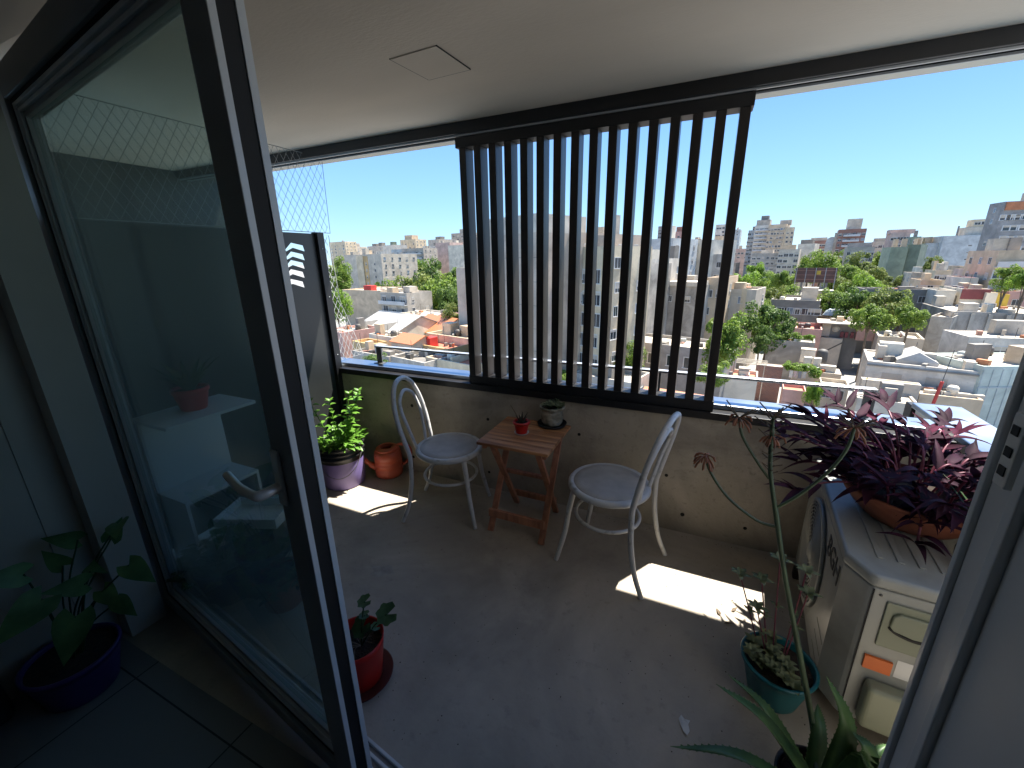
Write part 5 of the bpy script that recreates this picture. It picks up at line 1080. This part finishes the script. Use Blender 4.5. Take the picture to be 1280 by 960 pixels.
hs('corrugated white roof shed behind the skylight roof', 1098, 420, 1156, z=-12.2, rot=12, dep=7, col='pale', roof='roofw', tank=[(.3, .5, .3, 6, .2, 'metal'), (.6, .5, .3, 6, .2, 'metal')])
hs('ochre topped low wall before the grey patched wall', 1078, 474, 1152, z=-13.2, rot=8, dep=1.2, col='pale', roof='ochre', rim=.06)
t, w_, h_ = hs('pale grey roof annex between alley and red pole', 1072, 497, 1150, z=-14.5, rot=8, dep=4, col='pale', roof='roofg', rim=.2)
hs('roof with folded pale tarpaulins beside the red pole', 1150, 492, 1230, z=-14.2, rot=6, dep=4.5, col='beige', roof='roofw', rim=.15, tank=[(.3, .6, 4, .4, .3, 'metal'), (.6, .3, 5, .5, .25, 'roofw')])
t, w_, h_ = hs('pale teal metal clad wall building at the far right', 1230, 458, 1340, z=-10.9, rot=-22, dep=7, col='teal', roof='roofw', rim=.1)
for k in range(9): MB().box((w_*k/9+.1, -.06, .5), (w_*k/9+.17, -.002, h_-.4)).build('rib', 'c_blueg', t)
MB().box((0, -.09, h_-2.6), (w_, -.062, h_-2.45)).build('band', 'c_blueg', t)
hs('off white flat roof slab building above the teal wall', 1212, 421, 1330, z=-9.4, rot=-4, dep=6, col='stainw', roof='roofw', rim=.1, front=(4, 1, 1.4, 1, 1.6, 3, 0))
# red pole
P0 = onZ(1166, 506, -14.2); t = thing('red_pole', 'red painted pole with thin aerial standing on the tarpaulin roof', 'pole', P0)
MB().tube([(0, 0, 0), (.25, .1, 2.6)], .16, 8).build('pole', 'c_red', t); MB().tube([(.25, .1, 2.6), (.5, .2, 6.)], .035, 6).build('aerial', 'c_tar', t)
# awning house, stairs, tanks
t, w_, h_ = hs('terrace house under a white awning slab with shaded living terrace', 1026, 403, 1076, z=-11.2, rot=10, dep=5, col='dgrey', roof='roofw', rim=.1, base=GZ)  # dark grey walls stand in for the shade under the awning
MB().box((-.6, -1.6, h_+.002), (w_+.4, 4.5, h_+.18)).build('awning', 'c_roofw', t)
MB().box((w_*.06, -.3, h_-2.6), (w_*.28, -.01, h_-.1)).build('partition', 'c_pale', t)
MB().lathe([(0, 0), (.6, 0), (.6, .02), (0, .02)], n=24).build('round_mirror', 'c_white', t, loc=(w_*.42, -.03, h_-1.1), rot=(PI/2, 0, 0))
for u in (.55, .66, .8): MB().box((w_*u, -.5, h_-2.6), (w_*u+.5, -.05, h_-1.5)).build('clutter', 'c_maroon', t)
MB().box((-.3, -1.5, 0), (w_*.62, -.6, h_-2.7)).build('stair_wall', 'c_roofw', t)
st_ = MB(); st_.add([(w_*.05, -1.52, h_-6.4), (w_*.62, -1.52, h_-3.6), (w_*.62, -1.52, h_-3.3), (w_*.05, -1.52, h_-6.1)], [(0, 1, 2, 3)], False); st_.build('stair_line', 'c_tar', t)
hs('small pink roof house with dark opening above the blue tank', 1027, 372, 1052, z=-8.4, rot=10, dep=4, col='pink', roof='roofw', front=(1, 1, 1.3, 1.3, 1.6, 3, 2))
P0 = onZ(1042, 394, -10.9); t = thing('blue_tarp', 'crumpled blue tarpaulin heap on the awning roof before the pink house', 'tarpaulin', P0)
mb = MB()
for i in range(12):
    for k_ in range(5): pass
mb.lathe([(1.7, 0), (1.5, .5), (1.25, .95), (.8, 1.25), (0, 1.35)], n=14); mb.v = [(x*1.15+rnd(-.12, .12), y*.6+rnd(-.1, .1), z*rnd(.8, 1.1)) for x, y, z in mb.v]; mb.build('tarp', 'c_blueg', t)
hs('red stair terrace house with balustrade left of the white awning', 994, 410, 1028, z=-11.8, rot=10, dep=9, col='rose', roof='terrace', rim=.7)
t, w_, h_ = hs('grey planter walled roof full of potted shrubs left of awning house', 960, 424, 1019, z=-12.6, rot=10, dep=4.5, col='stain', roof='roofg', rim=.4)
def shrub(name, label, x, y, z, rad, hfac, kind, mat, group):
    P = onZ(x, y, z); t = thing(name, label, 'shrub' if name == 'shrub' else 'vine', P, kind*1.3, group)
    o = bpy.data.objects.new('crown', CR[kind % 4]); COL.objects.link(o); o.parent = t; o.location = (0, 0, rad*hfac*.55); o.scale = (rad, rad, rad*hfac); o.material_slots[0].link = 'OBJECT'; o.material_slots[0].material = M[mat]
    k = bpy.data.objects.new('stem', TRUNK); COL.objects.link(k); k.parent = t; k.scale = (rad, rad, rad*hfac*.5)
for k, (x, y, w, lb, mt_) in enumerate([(968, 424, 1.0, 'yellow green shrub at the left end of the planter roof', 'leaf_vine'), (981, 424, .9, 'dark bushy shrub second from the left on planter roof', 'leaf_town'), (995, 425, 1.0, 'bushy shrub right of the middle of the planter roof', 'leaf_vine'), (1010, 425, .9, 'yellowish shrub at the right end of planter roof', 'leaf_vine')]):
    shrub('shrub', lb, x, y, -12.5, w, .9, k, mt_, 'shrubs on the planter roof')
P0 = onZ(1008, 452, -14.9); t = thing('water_tank', 'square white roof water tank standing below the planter wall', 'water tank', P0, -.2); MB().box((-.95, -.8, 0), (.95, .8, 2)).build('body', 'c_white', t, .12); MB().box((-1.0, -.85, 2.002), (1.0, .85, 2.12)).build('lid', 'c_pale', t, .04)
P0 = onZ(1026, 452, -14.9); t = thing('water_tank', 'round dark roof water tank beside the square white tank', 'water tank', P0); MB().lathe([(0, 0), (.75, 0), (.78, .2), (.78, 1.6), (.6, 1.9), (.25, 2.05), (0, 2.05)], n=24).build('body', 'c_tar', t)
hs('low pale roof of the two water tanks', 992, 462, 1052, z=-14.92, rot=8, dep=3.5, col='pale', roof='roofg', rim=.02)
hs('pink box shaped roof shed above the dark alley', 1072, 412, 1094, z=-12, rot=6, dep=2, col='rose', roof='maroon', rim=.3, base=-14)
hs('narrow ledge house along the dark alley right of the vine', 1026, 478, 1062, z=-15.4, rot=8, dep=3, col='pale', roof='roofw', front=(2, 1, .9, 1.2, 1.4, 3, 2))
t, w_, h_ = hs('brick chimney wall house with a pink terrace behind the rail', 946, 456, 979, z=-14.4, rot=6, dep=1.6, col='c_brick', roof='roofw', rim=.05)
hs('pink floored terrace with low white walls left of the brick wall', 905, 470, 947, z=-14.8, rot=6, dep=5, col='white', roof='terrace', rim=.5)
hs('pink floored terrace with hanging laundry right of brick wall', 979, 486, 1008, z=-16, rot=6, dep=3, col='rose', roof='terrace', rim=.4)
for k, (x, y, z, r_, hf, lb) in enumerate([(988, 462, -14.6, 1.15, .7, 'bright green vine heap at the left of the pergola behind brick wall'), (1004, 464, -14.6, 1.3, .7, 'bright green vine heap in the middle of the pergola top'), (1018, 470, -14.9, 1.0, .9, 'bright green vine heap at the right corner of the pergola'), (1014, 505, -17.4, .95, 2.6, 'green vine curtain hanging down right of the laundry terrace')]):
    shrub('vine', lb, x, y, z, r_, hf, k, 'leaf_vine', 'vines on the pergola')
# white pergola frame on the terrace
Aw, Wd = anchor(905, 452, 956, -14.2, None, 8); t = thing('pergola', 'thin white pergola frame over the pink terrace right of the screen', 'pergola', (Aw.x, Aw.y, GZ), -math.radians(8)); H = Aw.z-GZ
for u in (0, .5, 1):
    for v in (0, 3): MB().box((u*Wd-.05, v-.05, 0), (u*Wd+.05, v+.05, H)).build('post', 'c_white', t)
for v in (0, 1, 2, 3): MB().box((-.3, v-.05, H+.002), (Wd+.3, v+.05, H+.12)).build('beam', 'c_white', t)
# laundry
P0 = onZ(985, 476, -15.2); t = thing('laundry_line', 'washing hung on a line over the pink terrace beside the brick wall', 'laundry', P0, -.1)
MB().tube([(-.2, 0, 1.5), (2.2, 0, 1.5)], .02, 5).build('line', 'c_tar', t)
for k, c_ in enumerate(('c_white', 'c_pink', 'c_slate', 'c_white')):
    mb = MB()
    for i in range(4): mb.add([(k*.5+i*.1, .04*math.sin(i*2), .5+.1*(k % 2)), (k*.5+i*.1+.1, .04*math.sin(i*2+2), .5+.1*(k % 2)), (k*.5+i*.1+.1, .0, 1.5), (k*.5+i*.1, .0, 1.5)], [(0, 1, 2, 3)], True)
    mb.build('garment', c_, t)
# ---- filler: low houses packed between the named blocks, and the far town
rs = random.Random(5)
foot = []
for o in S.objects:
    if o.parent is None and o.get('category') in ('building', 'house', 'tree', 'hoarding'): foot.append((o.location.x, o.location.y))
n_ = 0
rot = math.radians(18); ux, uy = math.cos(rot), -math.sin(rot); vx, vy = math.sin(rot), math.cos(rot)
for i in range(-30, 40):
    for j in range(5, 52):
        if n_ >= 190: break
        a, b = i*14+rs.uniform(-2, 2), j*13+rs.uniform(-2, 2)
        X, Y = a*ux+b*vx, a*uy+b*vy; R_ = math.hypot(X, Y); az = math.degrees(math.atan2(X, Y))
        if not (-47 < az < 42) or R_ < 75 or R_ > 560: continue
        if rs.random() < (.15 if R_ < 250 else .45): continue
        if any((X-p)**2+(Y-q)**2 < 15**2 for p, q in foot): continue
        if (n_ % 3 == 0) and R_ < 330:
            h_ = rs.uniform(4, 7); x_, y_ = proj((X, Y, GZ+h_)); wp = 7/R_*F*1.5
            tree('street tree standing among the packed low houses', x_, y_, wp, R_, rs.randrange(4), hfac=.8, group='street trees among the low houses')
        else:
            w_, d_, h_ = rs.uniform(8, 13), rs.uniform(8, 12), rs.choice((3.5, 4, 6.5, 7, 7.5, 9.5)) if R_ < 300 else rs.choice((7, 10, 13, 16))
            t = thing('flat_roofed_house', 'low flat roofed house among the packed city blocks', 'house', (X, Y, GZ), -rot+rs.uniform(-.06, .06), 'low houses filling the city blocks')
            mb = MB(); mb.add([(0, 0, 0), (w_, 0, 0), (w_, d_, 0), (0, d_, 0), (0, 0, h_), (w_, 0, h_), (w_, d_, h_), (0, d_, h_), (.25, .25, h_), (w_-.25, .25, h_), (w_-.25, d_-.25, h_), (.25, d_-.25, h_), (.25, .25, h_-.5), (w_-.25, .25, h_-.5), (w_-.25, d_-.25, h_-.5), (.25, d_-.25, h_-.5)],
                              [(0, 1, 5, 4), (1, 2, 6, 5), (2, 3, 7, 6), (3, 0, 4, 7), (4, 5, 9, 8), (5, 6, 10, 9), (6, 7, 11, 10), (7, 4, 8, 11), (8, 9, 13, 12), (9, 10, 14, 13), (10, 11, 15, 14), (11, 8, 12, 15)], False)
            mb.build('wall', 'c_'+rs.choice(('white', 'pale', 'pale', 'cream', 'beige', 'grey', 'stainw', 'stain', 'pink')), t)
            rf = MB(); rf.poly([(.25, .25, h_-.496), (w_-.25, .25, h_-.496), (w_-.25, d_-.25, h_-.496), (.25, d_-.25, h_-.496)]); rf.build('roof', 'c_'+rs.choice(('roofw', 'roofg', 'roofg', 'terrace', 'roofd', 'metal')), t)
            q, s_ = rs.uniform(1, w_-4), rs.uniform(2, d_-4); MB().box((q, s_, h_-.49), (q+rs.uniform(2, 3), s_+2.5, h_+rs.uniform(.8, 2))).build('roof_room', 'c_'+rs.choice(('white', 'pale', 'grey', 'beige')), t)
            for k in range(3):
                if h_ > 6: window(t, (k+.5)*w_/3, 0, h_-2, 1.2, 1.3)
        n_ += 1; foot.append((X, Y))
